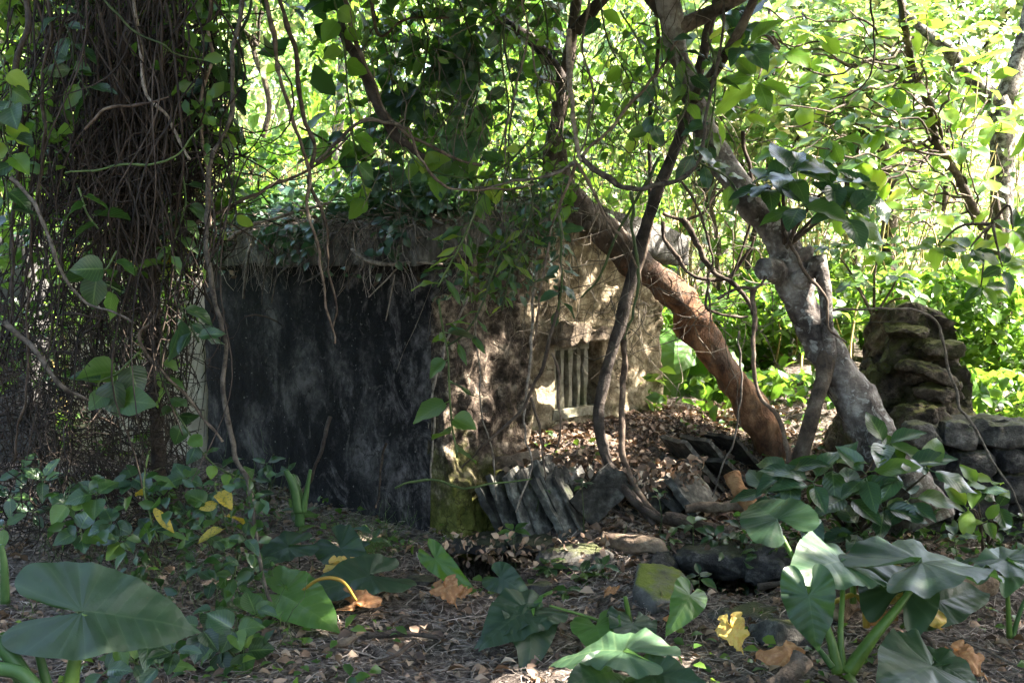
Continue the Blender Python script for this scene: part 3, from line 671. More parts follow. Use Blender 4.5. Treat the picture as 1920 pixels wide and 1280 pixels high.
q[:, 1] = -(.022 * fbm(q, 3.2, 4, 21) + .010 * fbm(q, 16, 3, 5) + .02 * np.clip(fbm(q, 6, 3, 77), 0, 1)) * (.15 + .85 * away)
pier = sstep(.71, .67, q[:, 0] + .03 * fbm(q, 4, 3, 88)) * sstep(1.5, 1.05, q[:, 2])
q[:, 1] -= pier * (.13 + .03 * fbm(q * [1, 1, .35], 12, 4, 91) + .03 * fbm(q, 4, 3, 92))
q[:, 1] -= .12 * sstep(.62, .1, q[:, 2]) * sstep(.72, .4, q[:, 0]) * (1 + .6 * fbm(q, 5, 3, 13))
q[:, 2] -= np.where(q[:, 2] < -.05, .05 * fbm(q * [1, 0, 0] + 3, 4, 3, 6), 0)
gi = np.arange(nr - 1)[:, None] * nc; gj = np.arange(nc - 1)[None, :]
Qg = np.stack([gi + gj, gi + gj + 1, gi + nc + gj + 1, gi + nc + gj], -1)
cxm = .5 * (xs[:-1] + xs[1:]); zm = .25 * (Zg[:-1, :-1] + Zg[1:, :-1] + Zg[:-1, 1:] + Zg[1:, 1:])
hole = (cxm[None, :] > WX0) & (cxm[None, :] < WX1) & (zm > WZ0) & (zm < WZ1)
Qf = Qg[~hole].reshape(-1, 4)
back = q.copy(); back[:, 1] = .22; nq = len(q)
acc = Acc(); acc.add(np.vstack([q, back]), [Qf, Qf[:, ::-1] + nq])
w = mk('gable_wall', *acc.get(), 'wall_gable', hut); w['label'] = 'cream plastered gable wall, dark and mossy beside the corner'
import bmesh
bm = bmesh.new(); bm.from_mesh(w.data); bm.verts.ensure_lookup_table()
be = [e for e in bm.edges if e.is_boundary and e.verts[0].index < nq]
for e in be:                                                          # close outer rim and window reveals
    a, b_ = e.verts[0].index, e.verts[1].index
    l = e.link_loops[0]
    if l.vert.index == a: bm.faces.new((bm.verts[b_], bm.verts[a], bm.verts[a + nq], bm.verts[b_ + nq]))
    else: bm.faces.new((bm.verts[a], bm.verts[b_], bm.verts[b_ + nq], bm.verts[a + nq]))
bm.to_mesh(w.data); bm.free()
V, Fs = box_grid(lambda p: np.column_stack([p[:, 0] * 1.5 + .25, SD - .25 + p[:, 1] * .25, -.3 + p[:, 2] * 1.93]), (6, 2, 8)); mk('rear_wall', V, Fs, 'old_wall', hut)
V, Fs = box_grid(lambda p: np.column_stack([GW - .25 + p[:, 0] * .25, .222 + p[:, 1] * (SD - .23), -.3 + p[:, 2] * 1.93]), (2, 20, 12), .01, 3, 9); mk('side_wall', V, Fs, 'wall_gable', hut)
# roof: two thick slabs
def slope(sgn):
    def f(p):
        u = p[:, 0]                                                   # 0 eave .. 1 ridge
        x = 1 + sgn * (1.15 * (1 - u)) if sgn > 0 else -.15 + 1.15 * u
        zb = 1.595 + .255 * u; return np.column_stack([x, -.10 + p[:, 1] * (SD + .22), zb + p[:, 2] * (.215 - .03 * u)])
    return f
V, Fs = box_grid(slope(-1), (24, 70, 6), .028, 3.0, 41); w = mk('roof_slab', V, Fs, 'roof', hut); weld(w)
V, Fs = box_grid(slope(1), (20, 60, 5), .028, 3.0, 43)
w = mk('roof_slab', V, [f[:, ::-1] for f in Fs], 'roof', hut); weld(w)
# window: head, sill, five bars
window = bpy.data.objects.new('window', None); col.objects.link(window); window.parent = hut; WL[window.name] = np.zeros(3)
for k, (x, wd) in enumerate(((1.035, .034), (1.108, .030), (1.180, .034), (1.252, .028), (1.318, .030))):
    V, Fs = box_grid(lambda p: np.column_stack([x + (p[:, 0] - .5) * wd * (1 + .25 * np.sin(p[:, 2] * 6 + k)), .045 + p[:, 1] * .045, WZ0 - .01 + p[:, 2] * (WZ1 - WZ0 - .03)]), (2, 2, 14), .004, 12, k + 50)
    mk('window_bar', V, Fs, 'bar', window)
V, Fs = box_grid(lambda p: np.column_stack([WX0 - .01 + p[:, 0] * .36, .05 + p[:, 1] * .05, WZ1 - .045 + p[:, 2] * .05]), (8, 2, 2), .003, 12, 60); mk('window_head', V, Fs, 'bar', window)
V, Fs = box_grid(lambda p: np.column_stack([WX0 - .02 + p[:, 0] * .46, -.012 + p[:, 1] * .15, WZ0 - .045 + p[:, 2] * .06]), (12, 4, 3), .008, 10, 61); mk('window_sill', V, Fs, 'bar', window)
V, Fs = box_grid(lambda p: np.column_stack([WX0 - .04 + p[:, 0] * .52 , -.13 + p[:, 1] * .16, WZ1 + .012 + p[:, 2] * (.125 - .05 * p[:, 0])]), (26, 10, 8), .024, 9, 62)
w = mk('lintel', V, Fs, 'lintel', hut); weld(w); w['label'] = 'crumbling stone lintel jutting out over the window'

# ------------------------------------------------------------------ other masonry
# dark wall at the left edge
V, Fs = box_grid(lambda p: np.column_stack([-5.6 + p[:, 0] * 1.86, 8.55 + p[:, 1] * .35, -.2 + p[:, 2] * 2.02]), (30, 3, 30), .02, 2.5, 71)
w = mk('old_wall', V, Fs, 'old_wall'); weld(w); tag(w, 'dark grey rendered wall behind the vine tangle at the left edge', 'wall')
V, Fs = box_grid(lambda p: np.column_stack([-3.75 + p[:, 0] * 1.18, 9.25 + p[:, 1] * .25, -.2 + p[:, 2] * 1.72]), (20, 3, 20), .02, 2.5, 72)
w = mk('pale_wall', V, Fs, 'concrete'); weld(w); tag(w, 'sunlit pale wall glimpsed behind the black side wall', 'wall')
# ruined pillar
pb = P(1715, 880, 6.9); pz = gz1(pb[0], pb[1])
pil = thing('stone_pillar', (pb[0], pb[1], pz), 'stump of a ruined rough stone pillar behind the grey tree', 'pillar')
def pil_f(p):
    u = p[:, 2]; wl = .66 - .46 * u ** .85; wr = .30 - .10 * u ** 3
    x = pb[0] - .02 + np.where(p[:, 0] < .5, (p[:, 0] - .5) * 2 * wl, (p[:, 0] - .5) * 2 * wr) + .02 * u
    return np.column_stack([x, pb[1] + .08 + (p[:, 1] - .5) * (.62 - .22 * u), -.12 + u * (1.42 - .06 * (p[:, 0] - .5)) ])
V, Fs = box_grid(pil_f, (34, 26, 70), .085, 3.6, 81)
st = .03 * np.tanh(3 * vnoise(np.column_stack([V[:, 0] * 4, V[:, 1] * 3, V[:, 2] * 5 + V[:, 0] * 3]), 5)) * (V[:, 0] > pb[0] + .02)
V[:, 1] -= st + .05 * fbm(V, 9, 4, 4) - .05 * np.abs(fbm(V, 5, 3, 14)); V[:, 0] += .04 * fbm(V, 10, 4, 9); V[:, 2] += .03 * fbm(V, 8, 3, 19) - .12 * (((V[:, 0] - pb[0]) / .3) ** 2) * (V[:, 2] > 1.0)
w = mk('pillar_core', V, Fs, 'pillar', pil); weld(w)
for k, (px, py, sx, sz, yy, tl) in enumerate(((1752, 655, .26, .09, 6.60, -.1), (1742, 702, .34, .07, 6.52, .35), (1765, 742, .26, .12, 6.5, -.2), (1725, 775, .30, .15, 6.46, .1), (1700, 618, .22, .07, 6.66, .1))):
    V, Fs = lump(P(px, py, yy + .085), (sx, .26, sz * 1.3), roty(tl) @ rotz(.3 * k), 4, .45, .6, 6, 90 + k); mk('stone', V, Fs, 'pillar', pil)
# retaining wall at the right edge, stone by stone
rw0 = P(1800, 980, 6.25)
rw = thing('rubble_wall', (rw0[0], rw0[1], 0.0), 'low rubble retaining wall running out of the right edge', 'wall')
V, Fs = box_grid(lambda p: np.column_stack([2.28 + p[:, 0] * 1.6, 6.30 + p[:, 1] * .5 + .10 * p[:, 0], -.1 + p[:, 2] * (.76)]), (26, 6, 12), .05, 5, 95); w = mk('wall_core', V, Fs, 'stone_dark', rw); weld(w)
r_ = np.random.default_rng(5)
for lev in range(5):
    x = 2.26 + .07 * (lev % 2)
    while x < 3.75:
        sw = r_.uniform(.16, .34); hh = .155
        V, Fs = lump((x + sw / 2, 6.27 + .10 * (x - 2.28) / 1.6 + r_.uniform(-.03, .02), .04 + lev * .145 + r_.uniform(-.01, .01)), (sw, .24, hh * r_.uniform(.85, 1.1)), roty(r_.uniform(-.1, .1)), 4, .55, .36, 6, int(r_.integers(1, 999)))
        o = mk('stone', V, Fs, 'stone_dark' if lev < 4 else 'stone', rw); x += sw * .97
# ledge stones over the hollows
ledges = [(905, 1016, 6.12, .34, .07, .40, 'flat dark ledge stone under the hut corner, above the left hollow'),
          (990, 1014, 6.06, .28, .07, .36, 'flat ledge stone beside the leaning slates, edge in shadow'),
          (1075, 1045, 5.78, .40, .11, .34, 'sunlit broken ledge stone below the leaning slates'),
          (1340, 1045, 5.72, .44, .13, .40, 'broad dark slab roofing the hollow right of the mossy stone'),
          (1450, 1060, 5.55, .30, .22, .34, 'bluish grey boulder at the right end of the dark hollow'),
          (1240, 1075, 5.62, .16, .2, .3, 'small dark stone wedged behind the mossy stone'),
          (1010, 1110, 5.35, .16, .12, .14, 'pale lumpy stone half hidden by seedlings beside the left hollow'),
          (1395, 1170, 4.85, .42, .14, .24, 'lichen-spotted boulder in front of the right hollow'),
          (1470, 1195, 4.6, .30, .14, .2, 'lichened rock behind the drooping dark leaf'),
          (790, 1090, 5.5, .16, .07, .14, 'small grey stone at the lip of the left hollow')]
for k, (px, py, Y, sx, sz, sy, lab) in enumerate(ledges):
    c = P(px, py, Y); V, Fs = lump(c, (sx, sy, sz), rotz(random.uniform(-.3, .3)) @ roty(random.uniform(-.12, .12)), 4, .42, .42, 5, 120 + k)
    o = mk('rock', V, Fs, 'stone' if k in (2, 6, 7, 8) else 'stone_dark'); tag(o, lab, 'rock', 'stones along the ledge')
# hexagonal mossy block
c = P(1240, 1098, 5.12); ang = np.array([-2.75, -1.9, -.75, .1, .95, 2.2]); ring = np.column_stack([.155 * np.cos(ang), .25 * np.sin(ang)])
acc = Acc(); NN = 60; a = np.linspace(0, 6.2831, NN, endpoint=False)
cen = np.vstack([ring, ring[:1]]); s_ = np.linspace(0, 6, NN, endpoint=False); edge = np.array([cen[int(s)] * (1 - s % 1) + cen[int(s) + 1] * (s % 1) for s in s_])
lev = [(0, .06), (.4, .062), (.8, .062), (.93, .056), (1.0, .040), (1.02, .01), (1.03, -.03), (1.0, -.09), (.9, -.14)]
V = np.vstack([np.column_stack([edge * k, np.full(NN, z)]) for k, z in lev[1:]]); V = np.vstack([V, [[0, 0, .061]]])
V = V + .007 * np.column_stack([fbm(V, 14, 4, 3 + q_) for q_ in range(3)]); V = V @ rotx(.14).T @ roty(.06).T + c + np.array([0, .03, -.035])
i = np.arange(len(lev) - 2)[:, None] * NN; j = np.arange(NN)[None, :]; j2 = (j + 1) % NN
Fq = np.stack([i + j, i + NN + j, i + NN + j2, i + j2], -1).reshape(-1, 4); jj = np.arange(NN)
o = mk('mossy_block', V, [Fq, np.column_stack([np.full(NN, len(V) - 1), jj, (jj + 1) % NN])], 'stone_moss')
tag(o, 'flat-topped six-sided stone block covered in green moss', 'stone')

# leaning slates, each its own thing
ordw = ['first', 'second', 'third', 'fourth', 'fifth', 'sixth', 'seventh', 'eighth', 'ninth', 'tenth', 'eleventh', 'twelfth', 'thirteenth', 'fourteenth', 'fifteenth', 'sixteenth', 'seventeenth', 'eighteenth', 'nineteenth', 'twentieth']
def slate(px0, py0, px1, py1, Y, wpx, yaw, th, lab, seed):
    """a thin slab whose long edge runs from (px0,py0) top to (px1,py1) foot"""
    a = P(px0, py0, Y + .06); b = P(px1, py1, Y - .02); ax = unit(a - b); L = np.linalg.norm(a - b); wd = wpx * Y / F
    face = np.array([math.cos(yaw), -math.sin(yaw), 0.0]); face = unit(face - ax * np.dot(face, ax)); side = np.cross(ax, face)
    r = np.random.default_rng(seed); c0, c1 = r.uniform(-.12, .12, 2)
    def f(p):
        u = p[:, 0] - .5; v = p[:, 1]; top = L * (1 + c0 * u + .05 * np.sin(u * 9 + seed))
        return b + side[None] * (u * wd * (1 - .12 * abs(c1) * v))[:, None] + ax[None] * (v * top - .04)[:, None] + face[None] * ((p[:, 2] - .5) * th)[:, None]
    V, Fs = box_grid(f, (8, 14, 2), .009, 16, seed); o = mk('slate', V, Fs, 'slate', base=b, smooth=False); weld(o)
    tag(o, lab, 'slate', 'fallen slates leaning in a row')
n1 = 11
for k in range(n1):
    x = 925 + k * 15 + random.uniform(-3, 3)
    slate(x - 14 - k * 1.2 + random.uniform(-9, 9), 888 + random.uniform(-26, 16) - k * .8, x + 22 + k * 2.0, 985 + k * 1.6 + random.uniform(-4, 4), 6.28 - .012 * k + random.uniform(-.05, .05), random.uniform(80, 125) if k < n1 - 1 else 100, .5 + random.uniform(-.22, .22), random.uniform(.014, .045),
          'upright grey slate leaning left, %s from the hut wall in the tall stack' % ordw[k] if k < n1 - 1 else 'broad pale slate leaning left with its sunlit face to the front', 200 + k)
slate(1175, 880, 1100, 955, 6.1, 70, 1.45, .025, 'flat square slate propped the other way, dark face to the front', 240)
n2 = 10
for k in range(n2):
    x = 1085 + k * 23 + random.uniform(-4, 4)
    if 1110 < x < 1160: Y = 6.42
    else: Y = 6.32
    slate(x - 18 + random.uniform(-12, 10), 872 + random.uniform(-14, 20) + k * .5, x + 28, 945 + random.uniform(-8, 8), Y + random.uniform(-.06, .06), random.uniform(55, 95), .62 + random.uniform(-.3, .3), random.uniform(.018, .045),
          'short grey slate on edge in the litter mound, %s from the left' % ordw[k], 260 + k)
for k, (px, py, tl) in enumerate(((1290, 875, -.7), (1330, 870, -.75), (1375, 862, -.8), (1300, 905, -.9), (1350, 900, -.95))):
    c = on_ground(px, py, .05); R = rotz(.4 + .1 * k) @ roty(tl)
    V, Fs = box_grid(lambda p: (p - .5) * np.array([.026, .30, .34]), (1, 8, 10), .007, 16, 300 + k)
    o = mk('slate', V @ R.T + c, Fs, 'slate', base=c, smooth=False); weld(o); tag(o, 'mossy slate slid flat by the leaning trunk, %s of five from the left' % ['first', 'third', 'fifth', 'second', 'fourth'][k], 'slate', 'fallen slates leaning in a row')

# ================================================================== TREES
def trunk_part(name, pts, mat, parent, sides=18, jit=.18, jf=7.0, seed=0, wob=0.0, k=None):
    p, r = pxpath(pts); r = r * .86; V, Fs = tube(p, r, sides, k, jit, jf, seed, wob); return mk(name, V, Fs, mat, parent), p, r
# the orange-barked leaning tree
b0 = P(1462, 905, 7.2)
lean = thing('leaning_tree', b0, 'leaning tree with peeling orange-brown bark resting across the gable', 'tree')
trunk_part('trunk', [(1470, 925, 7.2, 104), (1450, 865, 7.2, 80), (1418, 780, 7.2, 68), (1385, 725, 7.19, 70), (1345, 672, 7.16, 64), (1312, 625, 7.12, 74), (1270, 560, 6.98, 70), (1222, 520, 6.90, 58), (1180, 480, 6.855, 66), (1100, 405, 6.8, 66), (1058, 350, 6.77, 60), (1040, 290, 6.75, 48), (1048, 210, 6.75, 34), (1070, 90, 6.8, 27), (1085, -60, 6.85, 24), (1090, -260, 6.9, 22)], 'bark_orange', lean, 26, .30, 7, 3, k=130)
trunk_part('branch', [(1062, 160, 6.7, 30), (1000, 80, 6.9, 24), (900, 10, 7.2, 20), (800, -90, 7.5, 16)], 'bark_dark', lean, 8, .15)
trunk_part('branch', [(1078, 60, 6.7, 30), (1160, -40, 6.6, 26), (1300, -200, 6.4, 20), (1500, -420, 6.2, 14)], 'bark_dark', lean, 8, .15)
V, Fs = lump(P(1110, 425, 6.72), (.10, .08, .10), None, 3, .2, .3, 20, 4); mk('knot', V, Fs, 'bark_brown', lean)
trunk_part('root', [(1462, 890, 7.17, 50), (1435, 915, 7.05, 40), (1400, 930, 6.9, 24)], 'bark_orange', lean, 10, .2)
trunk_part('root', [(1475, 890, 7.17, 50), (1510, 900, 7.1, 34), (1545, 915, 7.0, 18)], 'bark_orange', lean, 10, .2)
# the grey tree with sawn stubs
b0 = P(1735, 1000, 5.75)
grey = thing('grey_tree', b0, 'crooked pale grey tree with sawn-off stubs leaning left', 'tree')
trunk_part('trunk', [(1728, 985, 5.75, 140), (1702, 925, 5.8, 128), (1668, 860, 5.87, 110), (1618, 770, 5.95, 94), (1568, 690, 6.0, 84), (1512, 595, 6.03, 74), (1488, 525, 6.05, 84), (1462, 455, 6.05, 66), (1415, 390, 6.08, 60), (1352, 300, 6.1, 52), (1305, 200, 6.12, 46), (1268, 90, 6.15, 48), (1252, 0, 6.15, 52), (1235, -160, 6.2, 54), (1260, -420, 6.2, 46)], 'bark_grey', grey, 28, .24, 9, 11, k=140)
trunk_part('sawn_stub', [(1470, 512, 6.02, 56), (1446, 507, 5.93, 50), (1432, 506, 5.885, 46)], 'bark_grey', grey, 16, .28, 16, 21, k=12)
trunk_part('sawn_stub', [(1495, 530, 6.0, 60), (1522, 500, 5.95, 44), (1545, 484, 5.92, 20)], 'bark_grey', grey, 16, .4, 18, 22, k=14)
trunk_part('sawn_stub', [(1485, 480, 6.03, 44), (1508, 478, 5.97, 34), (1522, 462, 5.95, 14)], 'bark_grey', grey, 14, .4, 18, 23, k=12)
trunk_part('limb', [(1528, 590, 6.05, 34), (1546, 650, 5.98, 42), (1546, 700, 5.9, 40), (1525, 770, 5.85, 34), (1505, 840, 5.9, 34), (1490, 890, 5.95, 40)], 'bark_brown', grey, 10, .2, 9, 5)
trunk_part('limb', [(1535, 480, 5.95, 28), (1548, 560, 5.9, 26), (1552, 620, 5.92, 30), (1560, 700, 5.95, 24)], 'bark_grey', grey, 10, .2, 9, 6)
trunk_part('branch', [(1255, 30, 6.15, 40), (1180, -60, 6.3, 32), (1080, -220, 6.6, 24)], 'bark_dark', grey, 10, .15)
trunk_part('branch', [(1262, 60, 6.15, 40), (1340, 20, 6.2, 30), (1450, -40, 6.3, 22), (1600, -140, 6.5, 16)], 'bark_brown', grey, 10, .15)
trunk_part('branch', [(1300, 190, 6.1, 30), (1350, 120, 6.0, 24), (1400, 30, 5.9, 18), (1450, -100, 5.8, 14)], 'bark_brown', grey, 8, .15)
# unseen high limbs added to carry the sun-blocking crown
for k, (x, y, z) in enumerate(((3.2, 5.0, 5.4), (5.2, 4.0, 6.6), (4.6, 6.2, 6.4), (2.6, 3.2, 5.2), (6.5, 5.5, 7.6))):
    a = P(1245, -220, 6.2); V, Fs = tube([a, a * .55 + np.array([x, y, z]) * .45 + np.array([0, 0, .35]), (x, y, z)], [.09, .06, .025], 8, None, .12, 6, k, .1); mk('limb', V, Fs, 'bark_brown', grey)
# dark slender tree
b0 = P(1215, 985, 6.15)
slim = thing('slender_tree', b0, 'slender dark twisted stem slanting up past the barred window', 'tree')
trunk_part('trunk', [(1225, 985, 6.1, 16), (1180, 930, 6.15, 22), (1140, 862, 6.2, 22), (1124, 790, 6.22, 23), (1132, 710, 6.25, 25), (1165, 600, 6.25, 27), (1205, 440, 6.25, 27), (1250, 320, 6.25, 26), (1290, 215, 6.25, 25), (1318, 100, 6.25, 22), (1350, -40, 6.25, 20)], 'bark_dark', slim, 10, .15, 12, 4, .012, 80)
trunk_part('root', [(1140, 870, 6.2, 16), (1200, 950, 6.1, 18), (1280, 985, 6.05, 22), (1360, 1010, 6.0, 20)], 'bark_dark', slim, 8, .15)
slim2 = thing('slender_tree', P(1290, 990, 6.05), 'thin brown stem running down beside the dark twisted one', 'tree')
trunk_part('trunk', [(1300, 990, 6.0, 18), (1225, 960, 6.1, 15), (1185, 900, 6.2, 14), (1166, 820, 6.25, 14), (1170, 700, 6.3, 13), (1180, 560, 6.35, 12), (1215, 420, 6.4, 11), (1222, 250, 6.4, 10), (1230, 100, 6.4, 9), (1225, -40, 6.4, 8)], 'vine', slim2, 8, .15, 12, 8, .02, 80)
# far trees on the right
barky = thing('knobbly_tree', P(1862, 765, 10.0), 'forked tree with knobbly pale bark at the right edge', 'tree')
trunk_part('trunk', [(1862, 790, 10, 74), (1868, 700, 10, 62), (1872, 600, 10, 56), (1878, 450, 10, 50), (1882, 320, 10, 46), (1876, 215, 10, 48), (1868, 185, 10, 46)], 'bark_pale', barky, 16, .22, 8, 8)
trunk_part('branch', [(1872, 195, 10, 40), (1835, 160, 9.9, 32), (1800, 125, 9.9, 30), (1775, 85, 9.8, 28), (1745, 68, 9.8, 20), (1690, 20, 9.8, 14)], 'bark_pale', barky, 12, .22, 10, 9)
trunk_part('branch', [(1876, 200, 10, 42), (1900, 140, 10, 38), (1922, 60, 10, 34), (1945, -40, 10, 30)], 'bark_pale', barky, 12, .22, 10, 10)
trunk_part('stem', [(1890, 765, 9.85, 40), (1894, 700, 9.85, 26), (1880, 650, 9.85, 26), (1890, 560, 9.85, 20), (1875, 420, 9.9, 16), (1860, 330, 9.9, 12)], 'bark_brown', barky, 10, .2, 10, 12)
far_trunks = [((1655, 640, 11.5, 36), (1662, 480, 11.5, 32), (1672, 340, 11.5, 28), (1640, 200, 11.5, 24), (1660, 40, 11.5, 20), (1640, -120, 11.5, 16), 'upright brown trunk beyond the ruined pillar'),
              ((1590, 640, 12.5, 18), (1600, 480, 12.5, 16), (1585, 330, 12.5, 14), (1530, 250, 12.3, 14), (1480, 190, 12.2, 10), (1400, 120, 12, 8), 'thin brown trunk bending left behind the grey tree'),
              ((1520, 760, 11, 14), (1535, 640, 11, 12), (1530, 480, 11, 10), (1545, 330, 11, 9), (1560, 150, 11, 8), (1560, -50, 11, 6), 'straight pale sapling just behind the sawn stubs'),
              ((1585, 720, 11.5, 16), (1572, 620, 11.5, 14), (1580, 500, 11.5, 12), (1590, 360, 11.5, 10), (1620, 200, 11.5, 8), (1640, 0, 11.5, 6), 'straight pale sapling between the grey tree and the pillar'),
              ((1420, 740, 10.5, 18), (1412, 620, 10.5, 16), (1400, 520, 10.5, 14), (1430, 380, 10.5, 12), (1450, 220, 10.5, 10), (1440, 20, 10.5, 8), 'dark sapling in the gap between the two leaning trunks'),
              ((1745, 640, 12, 14), (1760, 500, 12, 12), (1770, 360, 12, 12), (1780, 200, 12, 10), (1770, 50, 12, 8), (1780, -80, 12, 6), 'thin sapling between the pillar and the knobbly tree'),
              ((630, 380, 11, 26), (628, 250, 11, 24), (640, 120, 11, 22), (622, 20, 11, 20), (610, -80, 11, 18), (600, -200, 11, 16), 'pale trunk standing behind the roof on the left'),
              ((480, 430, 12, 16), (470, 330, 12, 14), (500, 210, 12, 12), (478, 90, 12, 11), (480, -10, 12, 10), (470, -150, 12, 9), 'thin trunk behind the roof beside the vine tangle'),
              ((780, 400, 13, 18), (790, 280, 13, 16), (770, 150, 13, 14), (775, 40, 13, 12), (800, -60, 13, 10), (800, -150, 13, 9), 'thin dark trunk behind the middle of the roof'),
              ((1310, 760, 10, 12), (1330, 640, 10, 11), (1345, 520, 10, 10), (1330, 380, 10, 9), (1300, 240, 10, 8), (1290, 100, 10, 6), 'thin sapling close behind the leaning orange trunk')]
for k, ft in enumerate(far_trunks):
    bp = P(*ft[0][:3]); t = thing('background_tree', bp, ft[-1], 'tree', 'trees behind the hut'); pts = list(ft[:-1])
    pts[0:0] = [(pts[0][0] - 4, pts[0][1] + 90, pts[0][2], pts[0][3] * 1.3)]
    trunk_part('trunk', pts, ['bark_brown', 'bark_brown', 'cane', 'cane', 'bark_dark', 'bark_brown', 'bark_grey', 'bark_brown', 'bark_dark', 'bark_brown'][k], t, 8, .15, 8, k, .03)
    c = P(ft[4][0], ft[4][1] - 40, ft[4][2]); n = 900
    V, Fs = cloud(n, blob_sampler(c, (.9, .8, .8), 26, .2), (.09, .19), keep=lambda p: p[:, 1] > 8.8)
    cr = mk('crown', V, Fs, 'mass_far', t); cr['kind'] = 'stuff'
    for q_ in range(4):
        s0 = P(ft[3][0], ft[3][1], ft[3][2]); s1 = c + np.random.normal(0, .5, 3); V, Fs = tube([s0, .5 * (s0 + s1) + np.array([0, 0, .1]), s1], [.022, .014, .006], 5, None, 0, 1, q_, .04); mk('branch', V, Fs, 'bark_dark', t)
# vine-smothered tree on the left
vt = thing('smothered_tree', P(290, 900, 5.9), 'dark tree trunk buried in a curtain of dry vines at the left', 'tree')
trunk_part('trunk', [(300, 960, 5.9, 34), (290, 700, 5.9, 30), (275, 420, 6.0, 56), (285, 250, 6.0, 70), (300, 100, 6.0, 80), (310, -80, 6.0, 80), (330, -300, 5.9, 90)], 'bark_dark', vt, 16, .3, 5, 31)
trunk_part('branch', [(310, 60, 5.9, 70), (180, -40, 5.9, 46), (20, -120, 5.8, 30)], 'bark_dark', vt, 10, .25)
V, Fs = cloud(3200, blob_sampler(P(240, -330, 5.8), (2.3, 1.5, .85), 110, .16), (.12, .24), keep=lambda p: ~in_view(p, 0) | (rng.random(len(p)) < .3), w=.3)
w = mk('crown', V, Fs, 'mass_dark', vt); w['kind'] = 'stuff'  # crown added above the frame to darken the left side

# ================================================================== CANOPY (unseen crown added above the frame to block sun, gaps cut for beams)
def canopy_sampler(n):
    q = np.column_stack([rng.uniform(-4.6, 3.6, n), rng.uniform(.3, 7.3, n), rng.uniform(0, 1.6, n)]); k = rng.uniform(4.2, 9.0, n)
    p = q + SUN * k[:, None]
    dens = fbm(p, .9, 3, 55); return p[dens > -.55]
V, Fs = cloud(40000, canopy_sampler, (.13, .26), w=.3, keep=lambda p: (p[:, 2] > 3.0) & ~in_view(p, 60))
w = mk('crown', V, Fs, 'mass_mid', grey); w['kind'] = 'stuff'

# unseen leaf ring added beside and behind the viewpoint to cut sky light
def ring_sampler(n):
    a = rng.uniform(math.radians(150), math.radians(390), n); r = rng.uniform(6.5, 9.5, n)   # open only towards the hut
    p = np.column_stack([.3 + r * np.cos(a), 3.5 + r * np.sin(a), rng.uniform(.1, 5.4, n)]); return p[fbm(p, .6, 2, 44) > -.35]
V, Fs = cloud(6000, ring_sampler, (.3, .6), w=.3, keep=lambda p: ~in_view(p, 120))
tag(mk('sky_block_leaves', V, Fs, 'mass_dark'), 'unseen leaves added around the clearing to block sky light', 'wood', kind='stuff')

# ================================================================== BACKGROUND GREENERY
def bg_sampler(x0, x1, y0, y1, z0, z1, thr, fr, seed):
    def f(n):
        p = np.column_stack([rng.uniform(x0, x1, n), y0 + (y1 - y0) * rng.random(n) ** 1.1, rng.uniform(z0, z1, n)])
        p[:, 2] += ground_z(p[:, 0], p[:, 1], False)
        d = fbm(p * np.array([1, 1, 1.25]), fr, 3, seed); return p[(d > thr)]
    return f
front = lambda p: in_view(p, 160)
V, Fs = cloud(150000, bg_sampler(-9, 9, 9.6, 19, -.1, 5.2, .15, .95, 61), (.05, .16), keep=front, beams=False, w=.27)
tag(mk('background_thicket', V, Fs, 'mass_far'), 'sunlit green thicket filling the background behind the hut', 'thicket', kind='stuff')
V, Fs = cloud(90000, bg_sampler(-22, 22, 20, 42, 0, 9, .05, .5, 67), (.22, .5), keep=lambda p: in_view(p, 160) & ((p[:, 0] < 6) | (p[:, 2] < 3.5)), beams=False, w=.3)
tag(mk('far_wood', V, Fs, 'mass_far'), 'hazy bright wood on the slope far behind', 'wood', kind='stuff')
V, Fs = cloud(15000, bg_sampler(-7, 8, 9.4, 14, .2, 4.6, .32, 1.1, 64), (.14, .30), keep=front, beams=False, w=.24, droop=.6)  # darker leaf colour stands for shaded gaps deep in the thicket
tag(mk('background_thicket', V, Fs, 'mass_mid'), 'clumps of larger darker leaves within the background thicket', 'thicket', kind='stuff')
V, Fs = cloud(26000, bg_sampler(.9, 6.5, 8.6, 11.5, 0, .9, .0, 1.3, 71), (.06, .17), keep=front, w=.28)
tag(mk('undergrowth', V, Fs, 'mass_mid'), 'low leafy undergrowth behind the leaning trunks and the pillar', 'undergrowth', kind='stuff')
V, Fs = cloud(9000, bg_sampler(-6, -2.0, 8.9, 11, 0, 1.9, .0, 1.2, 73), (.06, .16), keep=lambda p: in_view(p, 160) & ~((p[:, 1] < 9.5) & (p[:, 0] > -3.6) & (p[:, 2] > .9)), w=.28)
tag(mk('undergrowth', V, Fs, 'mass_mid'), 'green undergrowth behind the vine curtain on the left', 'undergrowth', kind='stuff')
# dry canes and thin stems in the thicket
acc = Acc()
for (x0, x1, y0, y1, h0, h1, n) in ((-4.4, -1.4, 9.6, 13, 1.6, 3.2, 320), (1.5, 6, 9.2, 14, .8, 2.6, 200), (-2, 2, 10, 14, 2, 3.4, 140)):
    x, y = rng.uniform(x0, x1, n), rng.uniform(y0, y1, n); h = rng.uniform(h0, h1, n); p0 = np.column_stack([x, y, ground_z(x, y, False)])
    acc.add(*strands(p0, p0 + np.column_stack([rng.normal(0, .25, n) * h, rng.normal(0, .25, n) * h, h]), np.full(n, .011), .06, 8, .4, sides=4))
tag(mk('dry_canes', *acc.get(), 'cane'), 'thin dry canes standing in the background thicket', 'canes', kind='stuff')

